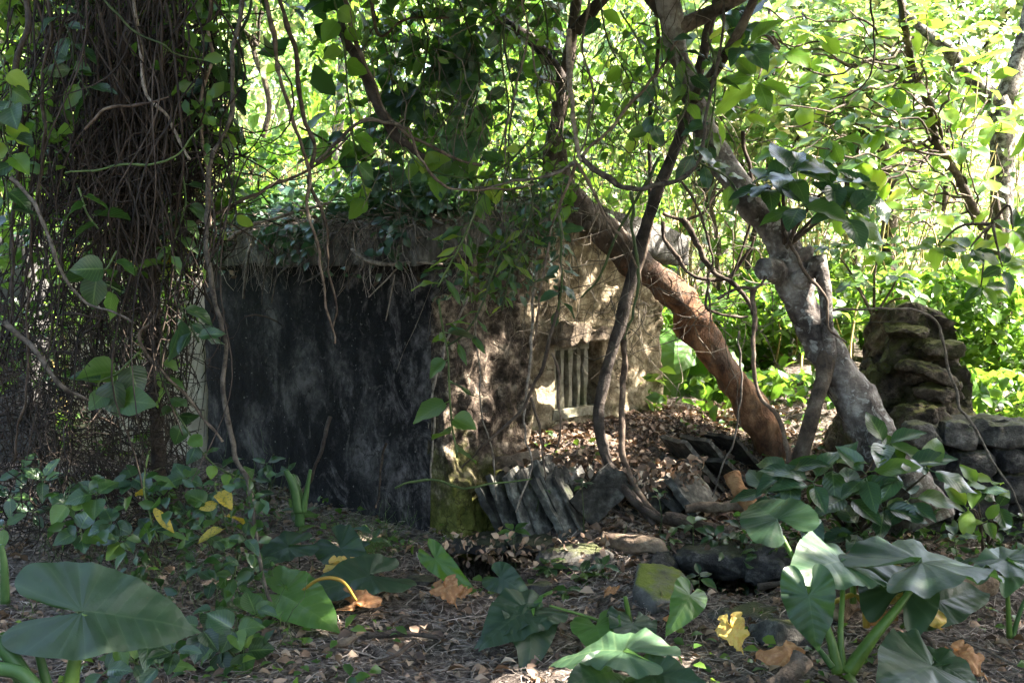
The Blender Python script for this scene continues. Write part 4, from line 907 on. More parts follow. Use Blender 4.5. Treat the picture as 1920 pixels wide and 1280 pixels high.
# ================================================================== VINE CURTAIN on the left
acc = Acc()
n = 310; px = np.where(np.arange(n) % 4 > 0, rng.normal(200, 75, n), rng.uniform(-60, 330, n)); Y = rng.uniform(4.7, 6.2, n)     # hanging strands
acc.add(*strands(PA(px + rng.normal(30, 40, n), rng.uniform(-120, 60, n), Y), PA(np.minimum(px + rng.normal(0, 80, n), 350), np.where(rng.random(n) < .62, rng.uniform(250, 700, n), rng.uniform(700, 960, n)), Y + rng.normal(0, .15, n)), rng.uniform(.0015, .0075, n), .10, 24))
n = 560; px, py = rng.normal(240, 85, n), rng.normal(250, 130, n); Y = rng.uniform(5.0, 5.9, n); a = rng.uniform(-1.5, 1.5, n); l = rng.uniform(40, 190, n)   # knotted nest
acc.add(*strands(PA(px - l * np.cos(a), py - l * np.sin(a), Y), PA(px + l * np.cos(a), py + l * np.sin(a), Y + rng.normal(0, .1, n)), rng.uniform(.002, .0075, n), .085, 16, .6, rng.uniform(-.1, .15, n)))
n = 950; px, py = rng.uniform(-20, 340, n), rng.uniform(560, 1010, n); Y = rng.uniform(4.9, 6.6, n); a = rng.uniform(-1.6, 1.6, n); l = rng.uniform(20, 110, n)   # brush low down
acc.add(*strands(PA(px - l * np.cos(a), py - l * np.sin(a), Y), PA(px + l * np.cos(a), py + l * np.sin(a), Y + rng.normal(0, .1, n)), rng.uniform(.0015, .0055, n), .06, 12))
n = 170; Y = rng.uniform(4.9, 5.7, n)     # arcs swinging off towards the roof
acc.add(*strands(PA(rng.uniform(180, 440, n), rng.uniform(-60, 330, n), Y), PA(rng.uniform(60, 420, n), rng.uniform(330, 560, n), Y), rng.uniform(.0015, .006, n), .13, 20, .6, rng.uniform(0, .25, n)))
tag(mk('vine_tangle', *acc.get(), 'tangle'), 'dense curtain of dry brown vine stems hanging at the left', 'vines', kind='stuff')

# ================================================================== LIANAS, one by one
def liana(pts, mat, lab, sides=7, wob=.028, jit=.30, grp='lianas hanging round the hut'):
    p, r = pxpath(pts); r = r * np.where(r < .02, .78, .9) * np.linspace(1.1, .8, len(r)); V, Fs = tube(p, r, sides, int(np.clip(len(pts) * 12, 20, 110)), jit, 22, len(lab), wob); o = mk('liana', V, Fs, mat); tag(o, lab, 'liana', grp); return o
L = [([(455, -30, 4.9, 11), (440, 130, 4.9, 10), (418, 260, 4.9, 10), (396, 360, 4.9, 12), (393, 440, 4.9, 12), (406, 510, 4.9, 13), (424, 640, 4.9, 13), (432, 745, 4.9, 13), (455, 880, 4.9, 14), (472, 975, 4.85, 13), (503, 1090, 4.8, 11), (532, 1190, 4.7, 7)], 'vine_pale', 'long shaggy liana hanging to the ground in front of the black wall'),
 ([(494, -30, 5.4, 11), (515, 70, 5.4, 11), (532, 180, 5.4, 10), (560, 260, 5.4, 9), (576, 330, 5.4, 9), (580, 390, 5.4, 8), (600, 470, 5.4, 8), (612, 560, 5.4, 7), (624, 642, 5.4, 5)], 'vine', 'left one of two lianas dangling down over the black wall'),
 ([(522, -30, 5.5, 11), (545, 80, 5.5, 11), (560, 180, 5.5, 11), (586, 262, 5.5, 10), (583, 345, 5.5, 9), (608, 420, 5.5, 9), (618, 500, 5.5, 8), (632, 565, 5.5, 8), (620, 612, 5.5, 5)], 'vine', 'right one of two lianas dangling down over the black wall'),
 ([(386, -30, 5.0, 9), (388, 100, 5.0, 9), (378, 230, 5.0, 9), (392, 330, 5.0, 9), (388, 420, 5.0, 8)], 'vine', 'liana hanging straight down at the right side of the vine curtain'),
 ([(466, -30, 5.2, 8), (455, 100, 5.2, 8), (440, 190, 5.2, 8), (420, 320, 5.2, 7)], 'vine_green', 'green liana beside the shaggy one near the top'),
 ([(150, 440, 5.2, 9), (250, 440, 5.2, 10), (330, 425, 5.25, 11), (405, 398, 5.3, 11), (480, 365, 5.4, 10), (545, 335, 5.5, 9), (600, 302, 5.6, 8), (655, 255, 5.7, 7)], 'vine', 'dark liana crossing sideways above the left end of the roof'),
 ([(330, 520, 6.2, 8), (400, 460, 6.4, 8), (470, 425, 6.6, 9), (550, 400, 6.7, 8), (620, 380, 6.8, 7)], 'vine_pale', 'pale root creeping along the roof edge at its left end'),
 ([(638, 40, 6.0, 18), (668, 110, 6.0, 20), (700, 190, 6.0, 21), (740, 248, 6.0, 22), (790, 290, 6.05, 18), (850, 318, 6.1, 15), (900, 345, 6.15, 10)], 'bark_dark', 'thick dark liana sweeping down to the right above the roof'),
 ([(640, -20, 5.95, 9), (690, 120, 5.95, 9), (715, 200, 5.95, 9), (770, 260, 5.95, 9), (840, 290, 5.95, 9), (900, 312, 6, 8)], 'vine', 'thin liana running alongside the thick dark one'),
 ([(600, 300, 5.9, 8), (660, 245, 5.9, 9), (720, 232, 5.9, 9), (770, 240, 5.95, 7)], 'vine_pale', 'pale stem arching into the thick dark liana from the left'),
 ([(760, 240, 5.7, 6), (790, 300, 5.7, 7), (830, 345, 5.7, 7), (870, 360, 5.75, 6), (1000, 345, 5.9, 6)], 'vine', 'curved twig looping under the thick dark liana'),
 ([(1062, 60, 5.8, 13), (1066, 150, 5.8, 14), (1074, 220, 5.8, 13), (1090, 298, 5.8, 11)], 'vine_pale', 'grey liana dropping straight into the knot above the gable'),
 ([(1088, 296, 5.8, 12), (1130, 328, 5.8, 14), (1170, 348, 5.8, 13), (1220, 354, 5.8, 12), (1275, 340, 5.8, 11), (1312, 280, 5.8, 10), (1330, 200, 5.8, 10), (1345, 90, 5.8, 9), (1360, -30, 5.8, 9)], 'vine_pale', 'pale liana hanging in a deep loop right of the gable'),
 ([(1090, 296, 5.8, 9), (1050, 318, 5.85, 8), (1000, 330, 5.9, 8), (940, 348, 5.95, 7), (880, 352, 6, 6)], 'vine_pale', 'pale stem leaving the knot above the gable towards the left'),
 ([(1092, 290, 5.8, 8), (1150, 225, 5.85, 8), (1200, 170, 5.9, 8), (1260, 90, 5.9, 7), (1330, 0, 5.9, 6)], 'vine', 'brown stem rising from the knot towards the upper right'),
 ([(1090, 300, 5.8, 8), (1120, 370, 5.85, 8), (1160, 430, 5.9, 7), (1200, 500, 6.0, 6)], 'vine', 'stiff brown stem slanting down from the knot to the right'),
 ([(1085, 300, 5.8, 7), (1062, 350, 5.85, 7), (1045, 430, 5.9, 7), (1010, 560, 5.95, 7), (1000, 640, 6.0, 6)], 'vine', 'stem dropping from the knot past the bluish leaves'),
 ([(1062, 540, 5.9, 8), (1050, 600, 5.9, 8), (1018, 680, 5.9, 9), (985, 760, 5.9, 9), (940, 805, 5.9, 8), (900, 850, 5.9, 7), (870, 880, 5.9, 5)], 'vine', 'dark liana bowing down left across the sunlit gable'),
 ([(1005, 500, 6.0, 6), (1000, 600, 6.0, 7), (990, 700, 6.0, 7), (986, 790, 6.0, 6), (996, 870, 6.0, 6), (970, 960, 6.0, 6)], 'vine_pale', 'thin pale stem hanging straight down left of the window'),
 ([(1032, 660, 6.05, 6), (1045, 720, 6.05, 6), (1048, 800, 6.05, 6), (1035, 850, 6.1, 5)], 'vine', 'short thin stem hanging in front of the window edge'),
 ([(990, 740, 6.0, 6), (1010, 800, 6.0, 6), (1020, 850, 6.0, 6), (1025, 900, 6.0, 4)], 'vine', 'forked twig standing before the pale plaster left of the window'),
 ([(870, 560, 5.9, 5), (835, 640, 5.9, 6), (816, 720, 5.9, 7), (818, 800, 5.9, 6), (808, 900, 5.9, 5)], 'vine_pale', 'thin liana hanging along the hut corner'),
 ([(900, 600, 6.0, 4), (902, 720, 6.0, 4), (910, 800, 6.0, 4), (925, 870, 6.0, 4), (935, 940, 6.0, 3)], 'vine_pale', 'fine stem hanging across the bright sun patch on the gable'),
 ([(1280, 408, 6.3, 14), (1300, 450, 6.3, 14), (1330, 490, 6.3, 13), (1345, 515, 6.3, 13), (1390, 545, 6.3, 13), (1410, 585, 6.3, 14), (1415, 625, 6.3, 10)], 'vine', 'thick brown liana zigzagging right between the two leaning trunks'),
 ([(1240, 420, 6.35, 8), (1245, 455, 6.35, 9), (1275, 490, 6.35, 10), (1300, 515, 6.35, 9), (1350, 520, 6.35, 10), (1385, 500, 6.35, 10), (1405, 470, 6.35, 9), (1408, 440, 6.35, 8)], 'vine', 'liana curling up in a hook beside the grey trunk'),
 ([(1240, 400, 6.4, 8), (1290, 405, 6.4, 7), (1330, 370, 6.4, 7), (1380, 330, 6.4, 6)], 'vine', 'thin branchlet crossing above the orange trunk'),
 ([(1270, 330, 6.2, 6), (1310, 400, 6.2, 7), (1335, 480, 6.2, 6), (1330, 540, 6.2, 6), (1330, 600, 6.2, 5)], 'vine', 'thin stem dropping into the knotted lianas between the trunks'),
 ([(1330, 520, 6.2, 7), (1325, 570, 6.2, 8), (1370, 590, 6.2, 8), (1410, 592, 6.2, 7)], 'vine', 'short liana bending round below the zigzag one'),
 ([(1410, 540, 5.8, 12), (1416, 600, 5.8, 11), (1412, 680, 5.8, 10), (1430, 740, 5.8, 11), (1470, 800, 5.8, 13), (1490, 870, 5.85, 15), (1495, 940, 5.9, 18)], 'vine', 'brown stem curving down in front of the orange trunk foot'),
 ([(1345, 555, 5.8, 8), (1385, 535, 5.8, 8), (1412, 535, 5.8, 9), (1436, 515, 5.8, 10)], 'vine', 'short stem reaching across to the sawn stub'),
 ([(1478, 430, 5.9, 7), (1500, 500, 5.85, 8), (1545, 560, 5.85, 8), (1560, 620, 5.85, 7), (1590, 650, 5.85, 5)], 'vine', 'dark liana hanging past the right side of the sawn stubs'),
 ([(1380, 620, 5.75, 5), (1385, 760, 5.75, 5), (1370, 850, 5.75, 5), (1345, 925, 5.75, 4)], 'vine_pale', 'fine straight stem in front of the leaning orange trunk'),
 ([(1555, 580, 6.3, 6), (1680, 580, 6.3, 5), (1750, 600, 6.3, 7), (1780, 680, 6.3, 7), (1800, 750, 6.25, 7), (1830, 800, 6.1, 7), (1890, 900, 5.9, 7), (1925, 970, 5.8, 6)], 'vine_pale', 'bundle of grey stems bending over the ruined pillar'),
 ([(1440, 950, 5.6, 6), (1600, 900, 5.6, 5), (1640, 840, 5.6, 4)], 'vine', 'thin stem behind the broad-leaved shrub'),
 ([(745, 915, 5.7, 5), (800, 902, 5.7, 6), (870, 912, 5.7, 6), (940, 905, 5.7, 5), (1000, 890, 5.7, 5)], 'vine_green', 'thin green stem lying across the hut corner low down'),
 ([(620, 785, 6.4, 9), (600, 850, 6.3, 9), (575, 900, 6.2, 9), (548, 930, 6.1, 7)], 'bark_dark', 'dark stick leaning against the black wall'),
 ([(732, 830, 6.4, 6), (718, 880, 6.4, 6), (703, 950, 6.3, 5)], 'vine', 'thin stick leaning against the side wall near the corner'),
 ([(0, 600, 4.6, 12), (60, 650, 4.6, 13), (100, 700, 4.6, 11), (160, 740, 4.65, 8)], 'vine_pale', 'thick broken stick poking in from the left edge'),
 ([(40, -30, 4.7, 13), (50, 60, 4.7, 14), (35, 150, 4.7, 14), (40, 250, 4.7, 13), (32, 380, 4.7, 12), (18, 480, 4.7, 11), (10, 620, 4.7, 9)], 'bark_dark', 'dark liana hanging close to the left edge'),
 ([(10, 330, 4.5, 9), (70, 400, 4.5, 9), (120, 500, 4.5, 9), (170, 570, 4.5, 8), (250, 610, 4.5, 6)], 'vine_pale', 'grey stem slanting down right through the vine curtain'),
 ([(300, 580, 4.9, 8), (260, 640, 4.9, 8), (310, 700, 4.9, 8), (380, 780, 4.9, 9), (420, 835, 4.85, 8)], 'vine', 'brown stem slanting down to the shaggy liana'),
 ([(90, -30, 4.8, 8), (80, 160, 4.8, 8), (70, 320, 4.8, 8), (60, 500, 4.8, 7), (50, 700, 4.8, 7), (30, 860, 4.8, 7)], 'vine', 'thin liana hanging second from the left edge'),
 ([(255, -30, 4.75, 9), (262, 140, 4.75, 9), (280, 190, 4.75, 9), (340, 250, 4.8, 8), (370, 300, 4.8, 7)], 'vine_pale', 'pale stem winding down the front of the vine curtain'),
 ([(160, 250, 4.7, 7), (200, 210, 4.7, 8), (260, 190, 4.7, 8), (320, 175, 4.7, 6)], 'vine', 'stem arching sideways across the middle of the vine curtain'),
 ([(165, -20, 4.6, 5), (240, 50, 4.6, 5), (330, 90, 4.6, 5), (420, 130, 4.7, 4)], 'vine_green', 'green stem slanting down across the top of the vine curtain'),
 ([(130, 330, 4.7, 4), (190, 320, 4.7, 5), (260, 318, 4.7, 6), (330, 300, 4.7, 5), (380, 240, 4.75, 4)], 'vine_green', 'green stem bending round below the nest of twigs'),
 ([(700, -30, 6.3, 8), (705, 60, 6.3, 8), (760, 35, 6.3, 7), (860, 35, 6.4, 5)], 'vine', 'forked twig at the top left of the hanging leaves'),
 ([(985, -20, 6.0, 5), (975, 100, 6.0, 5), (960, 210, 6.0, 5), (945, 330, 6.0, 4), (930, 470, 6, 4)], 'vine_pale', 'fine pale stem hanging through the middle of the leaves'),
 ([(940, 30, 6.1, 5), (950, 150, 6.1, 5), (962, 215, 6.1, 5), (950, 350, 6.1, 4)], 'vine_green', 'fine green stem hanging through the middle of the leaves'),
 ([(1110, -20, 6, 6), (1095, 100, 6, 6), (1110, 200, 6, 6), (1090, 290, 5.9, 6)], 'vine_pale', 'pale stem hanging close right of the straight grey liana'),
 ([(1000, 80, 6, 5), (1015, 140, 6, 5), (1060, 155, 6, 5)], 'vine_pale', 'short hooked twig left of the straight grey liana'),
 ([(1630, -20, 6.2, 5), (1632, 90, 6.2, 5), (1625, 160, 6.2, 5), (1560, 180, 6.2, 4)], 'vine', 'thin cord hanging in the bright leaves at the upper right'),
 ([(1180, 360, 6.1, 8), (1200, 480, 6.1, 8), (1190, 590, 6.1, 7), (1172, 640, 6.1, 6)], 'vine_green', 'green stem running beside the slanting dark stem'),
 ([(1230, 300, 6.1, 8), (1180, 400, 6.1, 8), (1130, 520, 6.1, 7), (1090, 560, 6.1, 5)], 'vine_green', 'slim stem crossing behind the slanting dark stem'),
 ([(1395, 250, 6.3, 8), (1408, 360, 6.3, 8), (1390, 470, 6.3, 7), (1365, 560, 6.3, 6)], 'vine', 'stem hanging just left of the grey trunk'),
 ]
for pts, mat, lab in L: liana(pts, mat, lab)

# ================================================================== ROOF MAT: twigs, hanging roots, creeper
def hut_w(x, y, z): return np.array([HC[0] + x * GA[0] + y * LA[0], HC[1] + x * GA[1] + y * LA[1], z])
def roof_z(x): return 1.80 + .225 * (1 - abs(x - 1) / 1.15)
def hut_wa(x, y, z): return np.column_stack([HC[0] + x * GA[0] + y * LA[0], HC[1] + x * GA[1] + y * LA[1], z])
acc = Acc(); n = 1200
y = rng.uniform(-.12, 3.1, n); x = np.minimum(-.18 + np.abs(rng.normal(0, .5, n)), 2.1); z = 1.80 + .225 * (1 - np.abs(x - 1) / 1.15) + np.abs(rng.normal(0, .045, n)) + .01
p0 = hut_wa(x, y, z); a = rng.uniform(0, 6.28, n); l = rng.uniform(.06, .4, n)
acc.add(*strands(p0, p0 + l[:, None] * np.column_stack([np.cos(a), np.sin(a), rng.normal(0, .22, n)]), rng.uniform(.0012, .0045, n), .025, 7))
n = 260; y = np.clip(np.where(rng.random(n) < .45, rng.uniform(-.1, 3.1, n), np.where(rng.random(n) < .6, rng.normal(1.3, .35, n), rng.normal(.35, .25, n))), -.15, 3.1); l = rng.uniform(.08, .48, n) ** 1.3
p1 = hut_wa(-.19 + rng.normal(0, .02, n), y, 1.84 + rng.normal(0, .02, n)); p2 = hut_wa(-.23 + rng.normal(0, .03, n), y + rng.normal(0, .22, n), 1.78 - l)
acc.add(*strands(p1, p2, rng.uniform(.0015, .0045, n), .03, 10, .4)); acc.add(*strands(hut_wa(rng.uniform(0, .3, n), y + rng.normal(0, .15, n), np.full(n, 1.87)), p1, np.full(n, .0035), .02, 6, 1.0))
tag(mk('roof_twigs', *acc.get(), 'twig'), 'mat of dry twigs and dangling rootlets on the hut roof edge', 'twigs', kind='stuff')
def roof_sampler(n):
    y = rng.uniform(-.15, 3.1, n); x = np.clip(-.15 + np.abs(rng.normal(0, .55, n)), -.2, 2.1); z = 1.80 + .225 * (1 - np.abs(x - 1) / 1.15) + np.abs(rng.normal(0, .11, n)) + .03
    p = np.column_stack([HC[0] + x * GA[0] + y * LA[0], HC[1] + x * GA[1] + y * LA[1], z]); return p[fbm(p, 2.4, 2, 33) > -.05]
V, Fs = cloud(5200, roof_sampler, (.05, .11), droop=.1, up=1.3, w=.36, beams=False); tag(mk('roof_creeper', V, Fs, 'mass_blue'), 'bluish-green creeper leaves carpeting the hut roof', 'creeper', kind='stuff')
def fascia_sampler(n):
    y = rng.uniform(-.15, 3.1, n); x = -.20 - np.abs(rng.normal(0, .03, n)); z = 1.86 - np.abs(rng.normal(0, .13, n)); p = hut_wa(x, y, z); return p[fbm(p, 2.2, 2, 35) > .0]
V, Fs = cloud(800, fascia_sampler, (.04, .09), droop=.8, up=.4, w=.34, beams=False, facing=np.array([-.5, -.6, 0])); tag(mk('roof_creeper', V, Fs, 'mass_blue'), 'creeper leaves hanging over the hut roof edge', 'creeper', kind='stuff')
V, Fs = cloud(900, lambda n: fascia_sampler(n) + np.array([.1, .1, .04]), (.03, .07), droop=.3, up=.6, w=.3, beams=False); tag(mk('leaf_litter', V, Fs, 'litter'), 'dead leaves caught along the hut roof edge', 'leaf litter', kind='stuff')
roots = [([(660, 468, 6.55, 8), (690, 488, 6.4, 11), (740, 496, 6.3, 10), (775, 492, 6.25, 8), (830, 495, 6.2, 5)], 'thick pale root curving along under the roof edge'),
 ([(474, 440, 7.6, 7), (462, 500, 7.5, 9), (457, 560, 7.5, 9)], 'stout straight root hanging from the left half of the roof edge'),
 ([(508, 440, 7.4, 5), (498, 500, 7.35, 5), (490, 572, 7.3, 4)], 'thin root hanging beside the stout straight one'),
 ([(540, 500, 7.1, 4), (520, 520, 7.0, 4), (508, 568, 7, 4)], 'thin bent root dangling below the roof edge'),
 ([(744, 505, 6.3, 4), (690, 558, 6.3, 4)], 'straight twig slanting down left below the roof corner'),
 ([(741, 515, 6.3, 4), (722, 602, 6.3, 4)], 'straight twig hanging almost upright below the roof corner'),
 ([(600, 478, 6.8, 5), (612, 500, 6.75, 5), (588, 520, 6.7, 5), (568, 530, 6.7, 3)], 'forked root sprawling under the middle of the roof edge'),
 ([(676, 450, 6.5, 4), (680, 500, 6.4, 4), (664, 515, 6.4, 3)], 'small hooked root under the roof edge'),
 ([(808, 408, 6.1, 7), (826, 418, 6.05, 8), (832, 418, 6.0, 4)], 'pale broken stick on the roof corner'),
 ([(840, 440, 6.0, 9), (850, 470, 5.95, 10), (835, 495, 5.9, 6)], 'pale weathered root hanging from the gable top')]
for pts, lab in roots: liana(pts, 'vine_pale', lab, 6, .006, .15, 'roots hanging from the roof')

# ================================================================== LEAFY CLIMBERS AND SPRAYS (each leaf its own piece)
def spray(name, pts, nl, ll, mats, lab, cat, shape='ell', grp=None, stem='vine_green', sr=4, spread=.9, tilt=(0, -.35, .7), wide=1.0, start=.1):
    """a stem with leaves set alternately along it"""
    p, r = pxpath([(a, b, Y, sr) for a, b, Y in pts]); base = p[0]
    t = thing(name, base, lab, cat, grp); V, Fs = tube(p, r, 5, max(10, 5 * len(pts)), 0, 1, len(lab), .012); mk('stem', V, Fs, stem, t)
    c = catmull(p, 60); tan = np.gradient(c, axis=0)
    for k in range(nl):
        u = start + (1 - start) * (k + .5) / nl; i_ = int(u * 59); d0 = unit(tan[i_]); sd = unit(np.cross(d0, [0.1, -1, .2])) * (1 if k % 2 else -1)
        d = sd * spread + d0 * random.uniform(.1, .7) + np.array([random.gauss(0, .3), random.gauss(-.1, .45), random.gauss(-.25, .25)])
        n = np.array(tilt) + np.random.normal(0, .4, 3)
        add_leaf(t, c[i_], d, n, ll * random.uniform(.65, 1.2), shape, random.choice(mats), wide=wide)
    return t
MB_ = ['leaf_mid', 'leaf_blue', 'leaf_dark']; BR = ['leaf_bright', 'leaf_bright', 'leaf_mid']; BLU = ['leaf_blue', 'leaf_blue', 'leaf_dark']; DK = ['leaf_dark', 'leaf_dark', 'leaf_mid']
S = [ # centre: leaves hung above the roof and gable
 ([(690, -20, 6.6), (720, 80, 6.6), (735, 170, 6.6), (720, 250, 6.6)], 16, .17, BLU, 'dark glossy climber left of the big lobed leaf', 'ell'),
 ([(770, -30, 6.5), (800, 60, 6.5), (790, 160, 6.5), (770, 240, 6.5)], 18, .18, DK, 'dark climber with broad leaves high above the roof ridge', 'ell'),
 ([(850, -30, 6.4), (880, 60, 6.4), (900, 150, 6.4), (880, 240, 6.4)], 18, .17, BLU, 'blue-green climber hanging at the top centre', 'ell'),
 ([(960, -30, 6.3), (940, 80, 6.3), (955, 200, 6.3), (930, 300, 6.3)], 18, .14, MB_, 'mixed green climber round the fine stems in the middle', 'ell'),
 ([(1010, -30, 6.4), (1030, 80, 6.4), (1010, 180, 6.4), (1040, 270, 6.4)], 16, .14, ['leaf_mid', 'leaf_dark'], 'climber on the upper part of the leaning trunk', 'ell'),
 ([(620, -20, 5.9), (640, 60, 5.9), (650, 180, 5.9), (668, 300, 5.9), (690, 380, 5.9)], 14, .14, BR, 'fresh green climber trailing above the left half of the roof', 'heart'),
 ([(1000, 250, 6.0), (960, 300, 6.0), (910, 340, 6.0), (880, 390, 6.0)], 16, .13, ['leaf_mid', 'leaf_bright', 'leaf_blue'], 'leafy stem trailing left over the top of the gable', 'ell'),
 ([(890, 390, 5.9), (870, 440, 5.85), (850, 480, 5.8), (820, 540, 5.8)], 12, .16, BR, 'light green spray hanging over the roof corner', 'lance'),
 ([(960, 400, 5.9), (940, 470, 5.85), (910, 560, 5.8), (880, 620, 5.8), (840, 650, 5.8)], 14, .15, ['leaf_bright', 'leaf_mid'], 'long green spray drooping across the stained gable', 'lance'),
 ([(1000, 360, 5.9), (985, 430, 5.9), (960, 500, 5.9), (940, 580, 5.9)], 14, .13, ['leaf_mid', 'leaf_bright'], 'narrow-leaved spray drooping beside the trunk', 'lance'),
 ([(1045, 400, 5.9), (1050, 470, 5.9), (1052, 520, 5.9), (1050, 590, 5.9)], 12, .13, BLU, 'bluish ribbed leaves hanging before the top of the gable', 'ell'),
 ([(822, 560, 5.75), (838, 660, 5.75), (842, 740, 5.75), (846, 800, 5.75), (856, 860, 5.75)], 7, .19, ['leaf_blue', 'leaf_mid'], 'few large leaves dangling in front of the hut corner', 'heart'),
 ([(1120, -20, 6.3), (1140, 80, 6.3), (1180, 150, 6.3), (1200, 260, 6.3)], 16, .15, ['leaf_mid', 'leaf_bright', 'leaf_blue'], 'climber between the grey liana and the grey tree top', 'ell'),
 ([(760, 280, 6.0), (800, 320, 6.0), (860, 335, 6.0), (930, 330, 6.0)], 14, .14, ['leaf_mid', 'leaf_bright'], 'leaves sprouting along the thick dark liana', 'heart'),
 ([(560, 240, 6.6), (600, 260, 6.6), (650, 290, 6.6), (720, 330, 6.6)], 12, .14, ['leaf_blue', 'leaf_mid'], 'broad leaves spreading low above the left part of the roof', 'heart'),
 ([(1160, 20, 6.0), (1200, 90, 6.0), (1230, 180, 6.0), (1215, 250, 6.0)], 14, .14, ['leaf_blue', 'leaf_mid'], 'climber on the left flank of the grey tree top', 'ell'),
 ([(900, 140, 6.9), (850, 200, 6.9), (790, 230, 6.9), (740, 220, 6.9)], 16, .17, DK, 'shaded climber behind the fine stems, high centre left', 'ell'),
 ([(690, 330, 6.3), (720, 350, 6.3), (770, 370, 6.2), (830, 372, 6.1)], 16, .10, BLU, 'small bluish leaves creeping along the ridge line', 'heart'),
 # left: on the vine curtain
 ([(150, 350, 4.6), (165, 390, 4.6), (190, 430, 4.6)], 4, .15, DK, 'three dark leaves in the middle of the vine curtain', 'heart'),
 ([(220, 470, 4.6), (200, 505, 4.6), (170, 520, 4.6), (230, 550, 4.6)], 6, .17, ['leaf_mid', 'leaf_dark'], 'cluster of ovate leaves low in the vine curtain', 'heart'),
 ([(390, 30, 5.1), (400, 120, 5.1), (395, 200, 5.1), (385, 300, 5.1)], 18, .15, DK, 'dark leaves down the right side of the vine curtain', 'ell'),
 ([(430, 0, 5.2), (425, 100, 5.2), (430, 180, 5.2), (415, 260, 5.2)], 16, .15, DK, 'dark leaves beside the shaggy liana near the top', 'ell'),
 ([(340, 320, 5.0), (350, 380, 5.0), (330, 440, 5.0), (310, 500, 5.0)], 10, .15, ['leaf_dark', 'leaf_mid'], 'dark leaves where the sideways liana leaves the curtain', 'ell'),
 ([(400, 340, 5.5), (430, 360, 5.5), (440, 400, 5.6), (400, 440, 5.6)], 10, .12, BR, 'bright leaves above the left end of the roof', 'ell'),
 ([(330, 560, 4.8), (350, 600, 4.8), (370, 640, 4.8)], 5, .20, ['leaf_blue', 'leaf_dark', 'leaf_mid'], 'large grey-green leaf pair in front of the black wall end', 'ell'),
 ([(260, 660, 4.8), (220, 700, 4.8), (190, 720, 4.8), (230, 760, 4.8)], 7, .16, ['leaf_mid', 'leaf_dark'], 'leaf cluster below the centre of the vine curtain', 'heart'),
 ([(300, 640, 4.9), (310, 720, 4.9), (340, 790, 4.9), (400, 870, 4.9), (480, 900, 5.0)], 16, .10, ['leaf_mid', 'leaf_dark', 'leaf_bright'], 'leafy creeper climbing at the foot of the black wall', 'heart'),
 ([(0, 100, 4.6), (20, 180, 4.6), (10, 240, 4.6), (30, 320, 4.6)], 12, .15, ['leaf_mid', 'leaf_bright', 'leaf_dark'], 'leaves at the left edge high up', 'heart'),
 ([(80, -20, 4.8), (130, 60, 4.8), (140, 130, 4.8), (170, 180, 4.8)], 12, .13, DK, 'dark leaves at the top left', 'ell'),
 ([(10, 340, 4.5), (14, 380, 4.5), (20, 420, 4.5)], 4, .15, DK, 'lone dark leaves at the left edge half way up', 'heart'),
 ([(320, 450, 5.6), (340, 470, 5.6), (330, 510, 5.6)], 8, .12, ['leaf_bright', 'leaf_yellow', 'leaf_mid'], 'yellowing leaves beside the left end of the roof', 'ell'),
 ([(280, 850, 4.6), (270, 910, 4.6), (285, 960, 4.6), (300, 1010, 4.6)], 5, .15, ['leaf_yellow', 'leaf_yellow', 'leaf_mid'], 'thin plant with drooping yellow leaves left of the shaggy liana', 'lance'),
 ([(400, 900, 4.7), (415, 950, 4.7), (428, 1000, 4.7)], 4, .14, ['leaf_yellow', 'leaf_yellow'], 'two spotted yellow leaves hanging by the shaggy liana', 'ell'),
 # right: on and round the grey tree
 ([(1330, 60, 5.9), (1345, 150, 5.9), (1335, 240, 5.9), (1320, 320, 5.9)], 16, .15, ['leaf_mid', 'leaf_blue', 'leaf_dark'], 'climber hanging on the grey tree below its top', 'ell'),
 ([(1300, 250, 5.8), (1310, 300, 5.8), (1360, 330, 5.8), (1390, 370, 5.8)], 10, .17, ['leaf_mid', 'leaf_blue'], 'broad glossy leaves sprouting where the grey trunk bends', 'ell'),
 ([(1240, 60, 5.9), (1280, 110, 5.9), (1290, 170, 5.9), (1270, 230, 5.9)], 14, .14, ['leaf_mid', 'leaf_dark'], 'leaves clinging to the top of the grey trunk', 'ell'),
]
for pts, nl, ll, mats, lab, shp in S: spray('climbing_vine', pts, nl, ll, mats, lab, 'climber', shp, 'leafy climbers')
# two big pale lobed leaves and one ribbed, above the roof
def fill(x0, x1, y0, y1, Y0, Y1, n, size, mat, lab, thr=-.1, fr=2.2, seed=1, name='climber_foliage', w=.28, beams=True):
    def f(m):
        p = PA(rng.uniform(x0, x1, m), rng.uniform(y0, y1, m), rng.uniform(Y0, Y1, m)); return p[fbm(p, fr, 3, seed) > thr]
    V, Fs = cloud(n, f, size, w=w, beams=beams, droop=.5, up=.7); tag(mk(name, V, Fs, mat), lab, 'foliage', kind='stuff')
fill(700, 1060, -60, 300, 6.6, 8.2, 2000, (.07, .16), 'mass_dark', 'dark mass of climber leaves above the roof', .12, 1.6, 3)
fill(640, 1260, -60, 420, 6.3, 9.5, 2200, (.05, .13), 'mass_mid', 'mixed green climber leaves round the leaning trunk top', .05, 1.8, 5)
fill(430, 900, 250, 400, 7.6, 9.2, 2600, (.05, .13), 'mass_mid', 'green leaves growing up behind the roof edge', -.1, 1.8, 8)
fill(-40, 350, -60, 720, 6.0, 8.4, 4600, (.06, .13), 'mass_mid', 'shaded leaves scattered through the vine curtain', .0, 1.8, 9)
fill(-40, 430, -60, 520, 4.8, 5.8, 2000, (.04, .11), 'mass_mid', 'dark leaves sprinkled over the front of the vine curtain', .0, 2.2, 29)
fill(820, 1080, 330, 640, 5.9, 6.2, 420, (.05, .11), 'mass_mid', 'loose leaves trailing down the gable top', .1, 3.0, 12)
